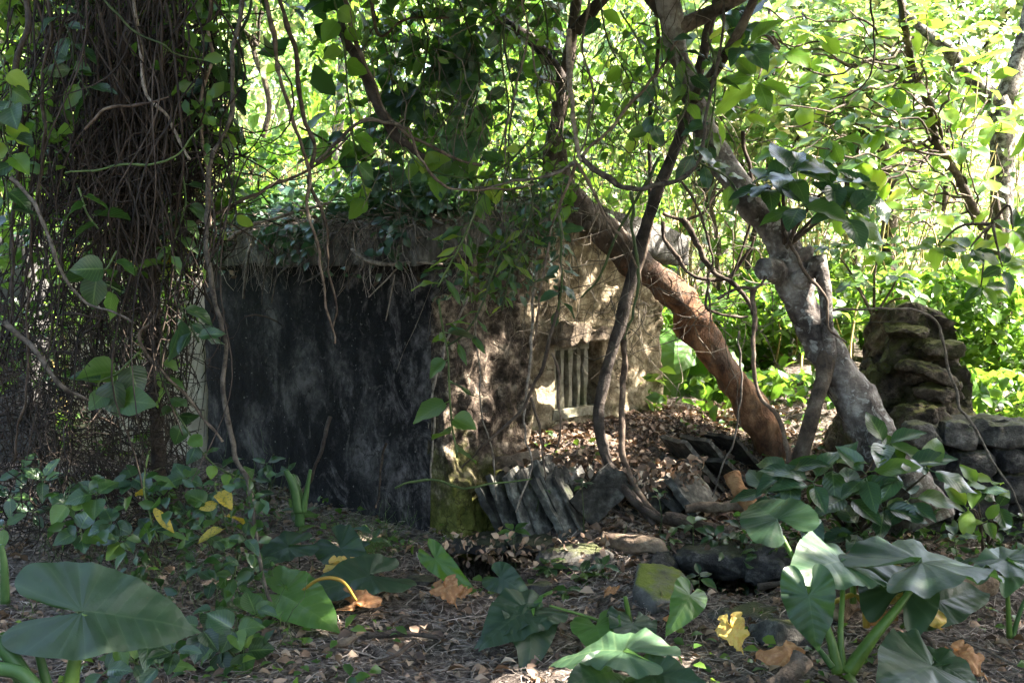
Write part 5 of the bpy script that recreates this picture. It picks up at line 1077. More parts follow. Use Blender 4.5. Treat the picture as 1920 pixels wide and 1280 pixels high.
fill(1200, 1960, 690, 820, 7.45, 9.2, 5200, (.05, .15), 'mass_mid', 'leafy ground plants behind the two leaning trunks', -.25, 1.4, 15, 'undergrowth')
fill(100, 520, 880, 1260, 4.2, 5.6, 650, (.03, .085), 'mass_dark', 'small dark leaves filling the plants at the lower left', -.05, 2.5, 17, 'undergrowth')
fill(1350, 1930, 960, 1080, 5.0, 6.0, 700, (.03, .08), 'mass_dark', 'small leaves under the broad-leaved shrub', -.05, 2.5, 19, 'undergrowth')
acc = Acc(); n = 170; px = rng.uniform(60, 560, n); py = rng.uniform(900, 1230, n); b_ = np.array([on_ground(a, c) for a, c in zip(px, py)])
acc.add(*strands(b_, b_ + np.column_stack([rng.normal(0, .12, n), rng.normal(0, .1, n), rng.uniform(.1, .45, n)]), rng.uniform(.001, .0028, n), .035, 9, .5))
tag(mk('plant_stems', *acc.get(), 'vine_green'), 'thin green stems of the plants at the lower left', 'stems', kind='stuff')
fill(560, 1270, -60, 400, 6.2, 9.4, 9000, (.035, .085), 'mass_mid', 'fine small leaves of the climbers above the hut', .0, 2.0, 23)
fill(800, 1060, 330, 560, 5.9, 6.3, 900, (.03, .075), 'mass_blue', 'tiny bluish leaves spilling over the gable top', .0, 3.0, 24)
fill(930, 1320, 855, 940, 6.2, 6.45, 900, (.03, .07), 'litter', 'dead leaves caught between the slates', -.2, 3, 25, 'leaf_litter', .3, False)
fill(820, 1480, 995, 1060, 5.5, 6.1, 900, (.025, .06), 'litter', 'dead leaves lying on the ledge stones', -.2, 3, 27, 'leaf_litter', .3, False)
# fine creeper stems over the gable top
acc = Acc(); n = 80; px = rng.normal(960, 75, n); Y = rng.uniform(5.75, 6.3, n); l = rng.uniform(60, 330, n); y0 = rng.uniform(330, 430, n)
acc.add(*strands(PA(px, y0, Y), PA(px + rng.normal(-15, 45, n), y0 + l, Y), rng.uniform(.001, .0028, n), .035, 14))
n = 260; px = rng.uniform(640, 1300, n); Y = rng.uniform(5.8, 7.0, n); l = rng.uniform(80, 330, n); y0 = rng.uniform(-80, 260, n)
acc.add(*strands(PA(px, y0, Y), PA(px + rng.normal(0, 90, n), y0 + l, Y), rng.uniform(.0015, .0045, n), .06, 14))
n = 200; px = rng.uniform(1040, 1500, n); Y = rng.uniform(6.1, 6.9, n); l = rng.uniform(40, 200, n); y0 = rng.uniform(260, 640, n)
acc.add(*strands(PA(px, y0, Y), PA(px + rng.normal(0, 110, n), y0 + l * rng.normal(.2, .7, n), Y), rng.uniform(.0015, .0045, n), .05, 12))
tag(mk('creeper_stems', *acc.get(), 'tangle_pale'), 'fine creeper stems trailing over the gable and between the trunks', 'stems', kind='stuff')

# ================================================================== BIG-LEAVED TREE (upper right)
wh = [(1460, 100, 7.2), (1425, 160, 7.0), (1385, 215, 6.6), (1500, 195, 7.4), (1565, 185, 7.6), (1690, 45, 7.8), (1620, 75, 7.6), (1725, 115, 7.8), (1800, 65, 8.0), (1835, 110, 8.2), (1660, 235, 7.8), (1600, 300, 7.6), (1695, 245, 7.9), (1480, 285, 7.2), (1585, 385, 7.4),
      (1645, 395, 7.6), (1505, 345, 7.2), (1440, 365, 6.8), (1765, 205, 8.0), (1725, 335, 8.0), (1850, 340, 8.3), (1800, 275, 8.2), (1530, 60, 7.3), (1870, 235, 8.4), (1600, 165, 7.5), (1755, 405, 8.0), (1825, 435, 8.2), (1900, 480, 8.4), (1400, 60, 7.0), (1345, 125, 6.7), (1300, 60, 6.6),
      (1680, 160, 7.7), (1560, 260, 7.4), (1640, 310, 7.6), (1880, 60, 8.4), (1780, 140, 8.1), (1455, 220, 7.1), (1370, 20, 6.8), (1580, 20, 7.4), (1745, 20, 7.9)]
bt = thing('big_leaved_tree', P(1830, 800, 8.2), 'tree with large sunlit yellow-green leaves filling the upper right', 'tree', None)
tr, tp, trr = trunk_part('trunk', [(1872, 800, 9.6, 16), (1874, 600, 9.5, 16), (1866, 470, 9.1, 17), (1825, 395, 8.2, 20), (1790, 320, 8.1, 19), (1758, 262, 8.0, 18), (1742, 195, 8.0, 17), (1705, 110, 7.9, 15), (1690, 20, 7.8, 16), (1670, -80, 7.8, 12)], 'bark_brown', bt, 10, .2, 9, 3, .02, 60)
tc_ = catmull(tp, 80)
for k, w3 in enumerate(wh):
    c = P(*w3); i_ = int(np.argmin(np.linalg.norm(tc_ - c - np.array([.1, 0, -.55]), axis=1))); a = tc_[max(0, i_ - 2)]
    mid = .5 * (a + c) + np.array([0, 0, -.06]) + np.random.normal(0, .05, 3); V, Fs = tube([a, mid, c], [.010, .007, .004], 6, 22, .1, 12, k, .07); br = mk('branch', V, Fs, 'bark_brown', bt)
    whorl(br, c, unit(c - mid) * .5 + np.array([-.1, -.35, .75]), 7, .24, 'obov', 'leaf_bright', 1.0, ['leaf_bright', 'leaf_bright', 'leaf_bright', 'leaf_mid'])
    if k % 2 == 0: whorl(br, .45 * a + .55 * c + np.array([0, 0, .04]), np.array([.2, -.4, .7]), 3, .18, 'obov', 'leaf_bright', 1.0, ['leaf_bright', 'leaf_mid'])
# glossy near branch in front of it
def sprig(name, base, ends, ll, mats, lab, cat, shape, nl=6, grp=None, stem='bark_brown', r0=.012, axis_=(0, -.4, .8), wide=1.0):
    b = np.asarray(base); t = thing(name, b, lab, cat, grp)
    for k, e in enumerate(ends):
        e = np.asarray(e); mid = .5 * (b + e) + np.random.normal(0, .03, 3) + np.array([0, 0, .03 + .1 * np.linalg.norm(e - b)])
        V, Fs = tube([b, mid, e], [r0, r0 * .7, r0 * .35], 6, 14, .08, 12, k, .01); br = mk('branch', V, Fs, stem, t)
        whorl(br, e, unit(e - mid) * .5 + np.array(axis_), nl, ll, shape, None, 1.0, mats, wide=wide)
    return t
sprig('leafy_branch', P(1470, 470, 6.0), [P(1480, 330, 5.6), P(1560, 350, 5.6), P(1590, 400, 5.5), P(1500, 390, 5.5), P(1640, 370, 5.7), P(1440, 350, 5.7)], .24, ['leaf_blue', 'leaf_mid', 'leaf_dark'], 'glossy large leaves springing from above the sawn stubs', 'branch', 'ell', 6)
sprig('leafy_branch', P(1460, 90, 6.2), [P(1400, 90, 5.9), P(1420, 150, 5.9), P(1390, 50, 6.0)], .26, ['leaf_mid', 'leaf_blue', 'leaf_bright'], 'rosette of big leaves just right of the grey tree top', 'branch', 'ell', 6)
sprig('leafy_branch', P(1860, 420, 7.0), [P(1820, 470, 6.9), P(1880, 500, 6.8), P(1760, 460, 7.0), P(1900, 430, 6.9), P(1840, 540, 7.0)], .18, ['leaf_mid', 'leaf_dark', 'leaf_bright'], 'leafy branch reaching in from the right edge above the pillar', 'branch', 'ell', 6)
sprig('leafy_branch', P(1640, 600, 8.0), [P(1600, 530, 7.9), P(1680, 520, 7.9), P(1720, 560, 7.8), P(1560, 470, 8.0), P(1650, 470, 8.0)], .18, ['leaf_mid', 'leaf_dark', 'leaf_bright'], 'shrub branch rising behind the ruined pillar', 'branch', 'ell', 6)
# the rosette climber with big lobed leaves over the roof
# ================================================================== SHRUBS ON THE GROUND
sb = on_ground(1600, 1010)
sprig('shrub', sb, [P(x, y, 5.45 + .1 * math.sin(x)) for x, y in ((1660, 835), (1625, 890), (1690, 880), (1560, 870), (1525, 905), (1590, 935), (1655, 955), (1705, 935), (1480, 885), (1515, 955), (1610, 995), (1440, 925), (1740, 885))], .255,
      ['leaf_blue', 'leaf_blue', 'leaf_dark', 'leaf_mid'], 'broad-leaved shrub with glossy ribbed leaves at the grey tree foot', 'shrub', 'ell', 4, wide=.95)
sprig('shrub', on_ground(1845, 1040), [P(1830, 920, 5.5), P(1800, 915, 5.5), P(1865, 910, 5.5), P(1815, 955, 5.45), P(1870, 950, 5.5), P(1850, 975, 5.4)], .16, ['leaf_bright', 'leaf_mid', 'leaf_dark', 'leaf_blue'], 'slim sapling with sunlit leaves before the rubble wall', 'shrub', 'ell', 3, r0=.007)
seed_spots = [(962, 995, 5.75, .11, 'seedling standing alone before the leaning slates'), (1235, 930, 6.0, .06, 'tiny seedling under the short slates'), (1015, 915, 6.1, .07, 'seedling sprouting on top of the tall slate stack'),
 (1090, 905, 6.0, .07, 'seedling among the sunlit slates'), (1030, 1060, 5.6, .10, 'seedling beside the left hollow'), (1090, 1075, 5.5, .10, 'seedling in front of the sunlit ledge'), (1130, 1065, 5.5, .09, 'seedling just left of the mossy block'), (1060, 1110, 5.3, .09, 'seedling between the hollow and the mossy block'),
 (1300, 985, 5.8, .11, 'seedling on the ledge right of the fallen log'), (1340, 1010, 5.75, .11, 'leafy seedling above the dark slab'), (1390, 1000, 5.7, .11, 'leafy seedling left of the first elephant ear'), (1255, 1015, 5.8, .09, 'seedling at the end of the fallen log'), (1310, 1085, 5.3, .10, 'seedling hanging over the right hollow'),
 (1420, 1040, 5.5, .10, 'seedling above the bluish boulder'), (1175, 985, 5.85, .09, 'bright seedling at the foot of the twisted stem'), (700, 1010, 5.5, .11, 'seedling in the grass tuft by the side wall'), (560, 960, 5.7, .12, 'seedling in front of the black wall'), (1050, 870, 6.6, .06, 'seedling on the sunlit litter mound'), (1240, 880, 6.5, .06, 'seedling on the shaded litter mound'), (1790, 1010, 5.3, .12, 'seedling at the foot of the rubble wall')]
for px, py, Y, ll, lab in seed_spots:
    e = P(px, py, Y); bz = gz1(e[0], e[1]); b = np.array([e[0] + random.uniform(-.02, .02), e[1] + .02, min(bz, e[2] - .06)])
    t = thing('seedling', b, lab, 'seedling', 'seedlings'); V, Fs = tube([b, .5 * (b + e) + np.random.normal(0, .01, 3), e], [.004, .003, .002], 4, 8); mk('stem', V, Fs, 'vine_green', t)
    whorl(t, e, (0, -.3, .9), 5, ll, 'ell', None, 1.0, ['leaf_blue', 'leaf_mid', 'leaf_dark'] if py > 880 else ['leaf_mid', 'leaf_bright'])
    if ll > .08: whorl(t, .4 * b + .6 * e, (0, -.3, .9), 4, ll * .9, 'ell', None, 1.0, ['leaf_blue', 'leaf_mid', 'leaf_dark'])
# lower left thicket: shrubs
lows = [((330, 1000), [(250, 900), (300, 930), (350, 900), (390, 950), (330, 970), (280, 990)], .13, 5.0, 'leafy bush at the foot of the vine curtain'),
        ((430, 1110), [(380, 1000), (420, 1040), (460, 1010), (440, 1080), (400, 1090), (480, 1070)], .13, 4.8, 'leafy bush left of the shaggy liana foot'),
        ((450, 1240), [(400, 1150), (440, 1180), (480, 1150), (460, 1220), (410, 1220), (380, 1180)], .13, 4.3, 'low dark plant right of the giant leaf tip'),
        ((90, 960), [(40, 880), (20, 930), (80, 900), (120, 930), (60, 960), (10, 990)], .14, 5.0, 'leafy bush at the left edge above the giant leaf'),
        ((270, 1260), [(220, 1200), (280, 1190), (330, 1220), (300, 1250), (250, 1240), (200, 1260)], .15, 3.9, 'dark glossy plant under the giant leaf'),
        ((500, 960), [(470, 900), (500, 870), (540, 890), (480, 930), (440, 900)], .11, 5.8, 'sprawling creeper at the left foot of the black wall'),
        ((180, 1010), [(130, 950), (180, 930), (210, 980), (150, 1000), (230, 1010)], .13, 4.7, 'shaded bush behind the giant leaf')]
for (bx, by), ends, ll, Y, lab in lows:
    sprig('shrub', on_ground(bx, by), [P(x, y, Y + random.uniform(-.2, .2)) for x, y in ends], ll * .85, ['leaf_dark', 'leaf_mid', 'leaf_dark', 'leaf_blue'], lab, 'shrub', random.choice(['ell', 'heart', 'lance']), 4, 'low shrubs on the left', 'vine_green', .005)

# ================================================================== ELEPHANT EARS
def ear_mesh(name, seed, wavy=.03, cup=.12, droop=.25, mat='alo', sinus=.10, crumple=0.0):
    ctl = np.array([(0, 1.0), (.07, .90), (.20, .72), (.33, .48), (.43, .20), (.475, -.06), (.47, -.30), (.39, -.50), (.26, -.60), (.14, -.52), (.07, -.28), (.02, -.04)])
    half = catmull(np.column_stack([ctl, np.zeros(len(ctl))]), 44)[:, :2]; out = np.vstack([half, half[-2:0:-1] * [-1, 1]])
    n = len(out); rings = 12; V = [np.zeros((1, 3))]; vein = [np.ones(1)]
    th = np.arctan2(out[:, 0], out[:, 1]); vd = np.array([0, .32, -.32, .70, -.70, 1.15, -1.15, 1.65, -1.65, 2.15, -2.15, 2.6, -2.6])
    for k in range(1, rings + 1):
        s = k / rings; p = out * s; x, y = p[:, 0], p[:, 1]; rad = np.hypot(x, y)
        # side veins leave the midrib a little above the stalk
        dv = np.min([np.abs(th - a) * (1 if a else .7) for a in vd], axis=0); vv = np.clip(1 - dv / .045, 0, 1) * (1 - .35 * s)
        z = -droop * (np.maximum(y, 0) ** 2) - .35 * droop * np.maximum(-y, 0) ** 1.5 * 2 + cup * np.abs(x) * (1 - .5 * s)
        z = z + wavy * s ** 2 * np.sin(th * 7 + seed * 1.7) + wavy * .6 * s ** 3 * np.sin(th * 15 + seed)
        q = np.column_stack([x, y, z])
        if crumple: q = q + crumple * s * np.column_stack([fbm(q, 2.8, 3, seed + 9 + c_) for c_ in range(3)])
        V.append(q); vein.append(vv)
    V = np.vstack(V); vein = np.concatenate(vein); j = np.arange(n); j2 = (j + 1) % n
    tri = np.column_stack([np.zeros(n, int), 1 + j2, 1 + j]); i = np.arange(rings - 1)[:, None] * n + 1
    Q = np.stack([i + j, i + j2, i + n + j2, i + n + j], -1).reshape(-1, 4)
    me = mesh_of(name, V, [Q, tri]); at = me.attributes.new('vein', 'FLOAT', 'POINT'); at.data.foreach_set('value', vein.astype(np.float32)); me.materials.append(M[mat]); return me
EARS = {}
def ear(parent, attach, tip, normal, wide=1.0, kind='alo', var=0, name='leaf', flat=1.0):
    k = (kind, var)
    if k not in EARS: EARS[k] = ear_mesh('elephant_ear_blade', var, *[(.02, .10, .22), (.035, .16, .35), (.05, .05, .15), (.03, -.08, .5)][var % 4], kind, .1, .20 if kind in ('alo_orange', 'alo_yellow') else 0.03)
    d = np.asarray(tip) - np.asarray(attach); L = np.linalg.norm(d); R_ = frame(d, normal); return put(name, EARS[k], parent, np.asarray(attach) + R_[:, 2] * .016, R_, (L * wide, L, L * flat))
def stalk(parent, pts, mat='stalk', name='stalk'):
    p, r = pxpath(pts); V, Fs = tube(p, r, 9, 22); mk(name, V, Fs, mat, parent)
UPN = np.array([0, -.45, .9])
# right-hand clump
ep = thing('elephant_ear_plant', P(1580, 1255, 4.15), 'elephant ear plant with long bright green stalks at the lower right', 'plant', 'elephant ear plants')
stalk(ep, [(1572, 1262, 4.15, 26), (1555, 1190, 4.2, 17), (1515, 1100, 4.3, 12), (1466, 1005, 4.4, 9)])
ear(ep, P(1456, 978, 4.40), P(1398, 930, 4.66), (-.15, -.7, .7), 1.1, 'alo', 0)
stalk(ep, [(1580, 1260, 4.15, 18), (1576, 1190, 4.2, 12), (1580, 1110, 4.3, 10), (1578, 1070, 4.35, 9)])
ear(ep, P(1572, 1058, 4.35), P(1493, 1066, 4.15), (.12, -.42, .9), 1.25, 'alo_pale', 1)
stalk(ep, [(1588, 1262, 4.15, 32), (1640, 1190, 4.2, 22), (1690, 1130, 4.25, 15), (1722, 1082, 4.3, 10)])
ear(ep, P(1730, 1060, 4.3), P(1893, 1035, 4.5), (-.06, -.12, 1.0), 1.1, 'alo', 1)
stalk(ep, [(1560, 1250, 4.1, 14), (1535, 1215, 4.1, 10), (1520, 1195, 4.1, 8)], 'stalk_dark')
ear(ep, P(1518, 1118, 4.12), P(1532, 1222, 4.04), (-.35, -.9, .1), 1.05, 'alo', 2)
stalk(ep, [(1600, 1130, 4.5, 14), (1598, 1080, 4.5, 10), (1580, 1060, 4.4, 8)], 'stalk')
ear(ep, P(1690, 1100, 4.4), P(1712, 1010, 4.7), (-.1, -.7, .6), .9, 'alo', 3)
stalk(ep, [(1560, 1130, 4.45, 9), (1600, 1115, 4.5, 11), (1620, 1135, 4.5, 12), (1625, 1175, 4.5, 14)], 'stalk_yellow')
e2 = thing('elephant_ear_plant', P(1690, 1170, 4.6), 'smaller elephant ear with one flat leaf beside the big yellow leaf', 'plant', 'elephant ear plants')
stalk(e2, [(1690, 1175, 4.6, 9), (1720, 1150, 4.55, 7), (1755, 1132, 4.5, 6)]); ear(e2, P(1760, 1130, 4.5), P(1868, 1098, 4.6), (.0, -.6, .8), .85, 'alo', 0)
e3 = thing('elephant_ear_plant', P(1895, 1190, 4.7), 'elephant ear at the right edge behind the flat leaf', 'plant', 'elephant ear plants')
stalk(e3, [(1893, 1195, 4.7, 12), (1890, 1130, 4.7, 9), (1885, 1068, 4.7, 7)]); ear(e3, P(1885, 1055, 4.7), P(1790, 1030, 4.95), (.1, -.6, .8), .9, 'alo', 1); ear(e3, P(1885, 1060, 4.7), P(1925, 1010, 4.9), (-.2, -.6, .7), .8, 'alo_pale', 3)
stalk(e3, [(1898, 1195, 4.7, 10), (1915, 1140, 4.7, 8), (1935, 1100, 4.7, 7)], 'stalk_dark')
e4 = thing('elephant_ear_plant', P(1740, 1300, 3.85), 'cut-off elephant ear leaf at the bottom right edge', 'plant', 'elephant ear plants')
stalk(e4, [(1760, 1330, 3.8, 12), (1752, 1290, 3.8, 10), (1745, 1262, 3.85, 8)]); ear(e4, P(1742, 1255, 3.85), P(1660, 1290, 3.6), (.1, -.45, .9), 1.1, 'alo', 2); ear(e4, P(1760, 1250, 3.9), P(1850, 1290, 3.75), (.1, -.5, .85), 1.0, 'alo', 1)
# sunlit leaf, bottom centre
e5 = thing('elephant_ear_plant', P(1180, 1300, 4.0), 'elephant ear with a sunlit pale leaf at the bottom centre', 'plant', 'elephant ear plants')
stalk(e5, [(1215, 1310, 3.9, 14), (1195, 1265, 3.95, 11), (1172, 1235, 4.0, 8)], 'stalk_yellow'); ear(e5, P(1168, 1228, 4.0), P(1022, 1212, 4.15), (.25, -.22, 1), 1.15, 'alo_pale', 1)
stalk(e5, [(1165, 1320, 3.9, 10), (1140, 1290, 3.9, 8)]); ear(e5, P(1140, 1265, 3.95), P(1065, 1275, 3.8), (.1, -.5, .85), 1.0, 'alo', 0); ear(e5, P(1230, 1270, 3.9), P(1330, 1285, 3.8), (0, -.5, .85), 1.0, 'alo', 2)
# crumpled pair in the middle foreground
e6 = thing('elephant_ear_plant', on_ground(985, 1215), 'low elephant ear with crumpled leaves on the bare soil', 'plant', 'elephant ear plants')
ear(e6, P(985, 1150, 4.55), P(900, 1195, 4.35), (-.2, -.6, .7), 1.1, 'alo', 1); ear(e6, P(990, 1160, 4.55), P(1005, 1235, 4.3), (.3, -.8, .5), 1.0, 'alo', 3); ear(e6, P(985, 1150, 4.6), P(1030, 1085, 4.8), (-.6, -.6, .4), .7, 'alo_green', 1); ear(e6, P(975, 1165, 4.5), P(885, 1205, 4.4), (-.1, -.4, .8), .6, 'alo', 0)
stalk(e6, [(985, 1220, 4.5, 10), (985, 1185, 4.55, 8), (986, 1155, 4.6, 6)])
e7 = thing('elephant_ear_plant', on_ground(1170, 1190), 'stubby elephant ear with cut stalks below the mossy block', 'plant', 'elephant ear plants')
for q_ in ([(1180, 1190, 4.6, 14), (1160, 1165, 4.6, 11), (1150, 1145, 4.6, 9)], [(1182, 1190, 4.6, 14), (1178, 1150, 4.6, 11), (1172, 1118, 4.6, 8)], [(1170, 1180, 4.6, 7), (1100, 1155, 4.6, 6), (1030, 1135, 4.6, 5)]): stalk(e7, q_)
ear(e7, P(1120, 1180, 4.5), P(1135, 1232, 4.3), (-.1, -.8, .6), 1.1, 'alo_green', 0); ear(e7, P(1185, 1175, 4.5), P(1190, 1225, 4.3), (.1, -.8, .6), 1.1, 'alo', 2); ear(e7, P(1290, 1120, 4.6), P(1265, 1175, 4.45), (.2, -.8, .5), .9, 'alo_green', 3)
# giant leaf at the lower left
e8 = thing('elephant_ear_plant', P(140, 1290, 3.35), 'elephant ear with one giant dark leaf at the lower left', 'plant', 'elephant ear plants')
stalk(e8, [(128, 1310, 3.3, 34), (140, 1240, 3.32, 26), (150, 1180, 3.34, 20), (160, 1150, 3.35, 16)], 'stalk'); ear(e8, P(158, 1150, 3.36), P(385, 1168, 3.45), (.05, -.70, .72), .95, 'alo', 0)
for q_ in ([(60, 1300, 3.25, 60), (20, 1230, 3.25, 44), (-20, 1190, 3.25, 36)], [(80, 1310, 3.2, 46), (40, 1262, 3.2, 40), (-30, 1250, 3.2, 40)], [(90, 1290, 3.3, 30), (72, 1220, 3.3, 22), (66, 1190, 3.3, 16)], [(10, 1130, 3.6, 26), (8, 1060, 3.6, 20), (2, 1020, 3.6, 14)]): stalk(e8, [(a_, b_, c_, d_ * .7) for a_, b_, c_, d_ in q_], 'stalk_dark')
# fallen big leaves left of centre
def fallen(px0, py0, Y0, px1, py1, Y1, kind, var, lab, nrm=UPN, wide=1.0, cat='leaf'):
    a, b = P(px0, py0, Y0), P(px1, py1, Y1)
    if kind in ('alo_orange', 'alo_yellow'): b = a + (b - a) * .8
    t = thing('fallen_leaf', a, lab, cat, 'big fallen leaves'); ear(t, a, b, nrm, wide, kind, var, 'blade'); return t
fallen(690, 1085, 5.1, 560, 1110, 4.9, 'alo', 0, 'large dark fallen leaf left of the dark hollow', (.1, -.4, .9), .9)
fallen(640, 1030, 5.35, 690, 1085, 5.2, 'alo', 2, 'folded blue-green fallen leaf behind the large dark one', (-.3, -.6, .7), 1.0)
fallen(540, 1030, 5.3, 450, 1060, 5.2, 'alo', 1, 'dark fallen leaf by the shaggy liana', (.1, -.4, .9), .9)
fallen(530, 1120, 4.85, 632, 1165, 4.6, 'alo_green', 0, 'fresh green fallen leaf lying on the soil', (.1, -.55, .8), .9)
fallen(640, 1062, 5.2, 705, 1058, 5.15, 'alo_yellow', 1, 'yellow leaf curled on top of the dark fallen leaf', (0, -.4, .9), .8)
t = fallen(672, 1130, 4.9, 728, 1128, 4.8, 'alo_orange', 0, 'shrivelled orange leaf on a bent yellow stalk', (0, -.6, .7), .9)
stalk(t, [(565, 1108, 4.85, 6), (600, 1085, 4.8, 7), (640, 1088, 4.8, 7), (668, 1125, 4.85, 5)], 'stalk_yellow')
fallen(835, 1105, 5.1, 860, 1140, 4.95, 'alo_orange', 1, 'dry orange-brown leaf left of the crumpled plant', (0, -.6, .7), 1.0)
fallen(865, 1112, 5.1, 895, 1105, 5.05, 'alo_orange', 2, 'small dry orange leaf beside the left hollow', (0, -.6, .7), .9)
fallen(1690, 1115, 4.5, 1800, 1185, 4.25, 'alo_yellow', 0, 'big crumpled yellow leaf between the elephant ears', (.05, -.7, .7), .8)
fallen(1372, 1180, 4.3, 1400, 1240, 4.2, 'alo_yellow', 1, 'yellow leaf drooping by the bottom log', (-.1, -.85, .4), 1.0)
fallen(1475, 1230, 4.15, 1402, 1222, 4.15, 'alo_orange', 3, 'orange dried leaf by the bottom log', (0, -.6, .7), 1.0)
fallen(1800, 1235, 4.0, 1870, 1275, 3.85, 'alo_orange', 1, 'pale orange dried leaf in the bottom right corner', (.1, -.7, .6), 1.0)
fallen(1275, 1165, 4.7, 1315, 1145, 4.75, 'alo_orange', 0, 'small orange leaf right below the mossy block', (0, -.5, .8), .8)
fallen(1145, 1110, 5.1, 1170, 1098, 5.1, 'alo_orange', 2, 'small tan leaf left of the mossy block', (0, -.5, .8), .8)
fallen(1250, 785, 7.9, 1290, 775, 8.0, 'alo_yellow', 2, 'yellow leaf behind the far end of the gable', (0, -.7, .6), 1.0)
fallen(1650, 1160, 4.5, 1690, 1150, 4.45, 'alo_orange', 3, 'brown dried leaf tucked under the big yellow one', (0, -.7, .6), 1.0)
fallen(820, 1050, 5.4, 880, 1110, 5.2, 'alo_green', 3, 'limp green leaf at the lip of the left hollow', (-.3, -.8, .4), .5)
fallen(940, 1085, 5.3, 990, 1110, 5.2, 'alo', 3, 'small pleated leaf in front of the left hollow', (-.1, -.8, .5), 1.0)
# big leaved plants behind the leaning trunk and over the roof
e9 = thing('elephant_ear_plant', P(1290, 800, 8.6), 'bright elephant ear clump behind the leaning orange trunk', 'plant', 'elephant ear plants')
for k, (ax, ay, tx, ty) in enumerate(((1270, 660, 1260, 740), (1290, 700, 1340, 760), (1350, 720, 1320, 790), (1260, 690, 1250, 780), (1385, 740, 1420, 800), (1330, 660, 1370, 720), (1300, 640, 1270, 700), (1360, 680, 1390, 750))):
    stalk(e9, [(1300 + k * 8, 830, 8.5, 8), (.5 * (ax + 1300 + k * 8), 760, 8.5, 6), (ax, ay, 8.5, 4)]); ear(e9, P(ax, ay, 8.5), P(tx, ty, 8.3), (.1 * (k - 3), -.7, .6), .9, 'alo_green', k % 4)
e10 = thing('philodendron', P(850, 300, 6.7), 'climber with very large pale lobed leaves above the roof ridge', 'climber')
for k, (ax, ay, tx, ty, kd, v_) in enumerate(((860, 110, 820, 160, 'alo', 1), (855, 120, 880, 200, 'alo', 0), (840, 130, 790, 140, 'alo', 3), (890, 250, 905, 190, 'alo_pale', 0), (870, 270, 850, 350, 'alo_pale', 2), (830, 300, 790, 350, 'alo_pale', 1), (740, 200, 720, 240, 'alo', 0), (760, 190, 800, 230, 'alo', 1), (770, 330, 800, 380, 'alo_pale', 3))):
    V, Fs = tube([P(850, 60 + k * 30, 6.9), P(.5 * (850 + ax), ay - 10, 6.7), P(ax, ay, 6.5)], [.008, .006, .005], 5, 10); mk('stalk', V, Fs, 'stalk_dark', e10); ear(e10, P(ax, ay, 6.5), P(tx, ty, 6.4), (-.1, -.75, .5), 1.05, kd, v_)
# cut plant stump before the black wall, grass tuft by the side wall
t = thing('cut_plant', on_ground(560, 985), 'cut-back green plant stump in front of the black wall', 'plant')
for q_ in ([(562, 985, 5.6, 20), (560, 930, 5.6, 17), (546, 890, 5.6, 12)], [(560, 960, 5.58, 20), (552, 915, 5.58, 18), (535, 880, 5.58, 10)], [(568, 960, 5.58, 14), (575, 920, 5.58, 10), (582, 880, 5.58, 6)]): stalk(t, q_, 'stalk_dark')
t = thing('grass_tuft', on_ground(700, 1030), 'tuft of thin grass blades at the foot of the side wall', 'grass')
acc = Acc(); n = 90; b = np.array([on_ground(690, 1035)] * n) + rng.normal(0, .06, (n, 3)) * [1, 1, .1]; e = b + np.column_stack([rng.normal(0, .14, n), rng.normal(-.03, .1, n), rng.uniform(.05, .28, n)])
acc.add(*strands(b, e, rng.uniform(.0015, .003, n), .03, 7, .2)); mk('blades', *acc.get(), 'stalk', t)['kind'] = 'stuff'

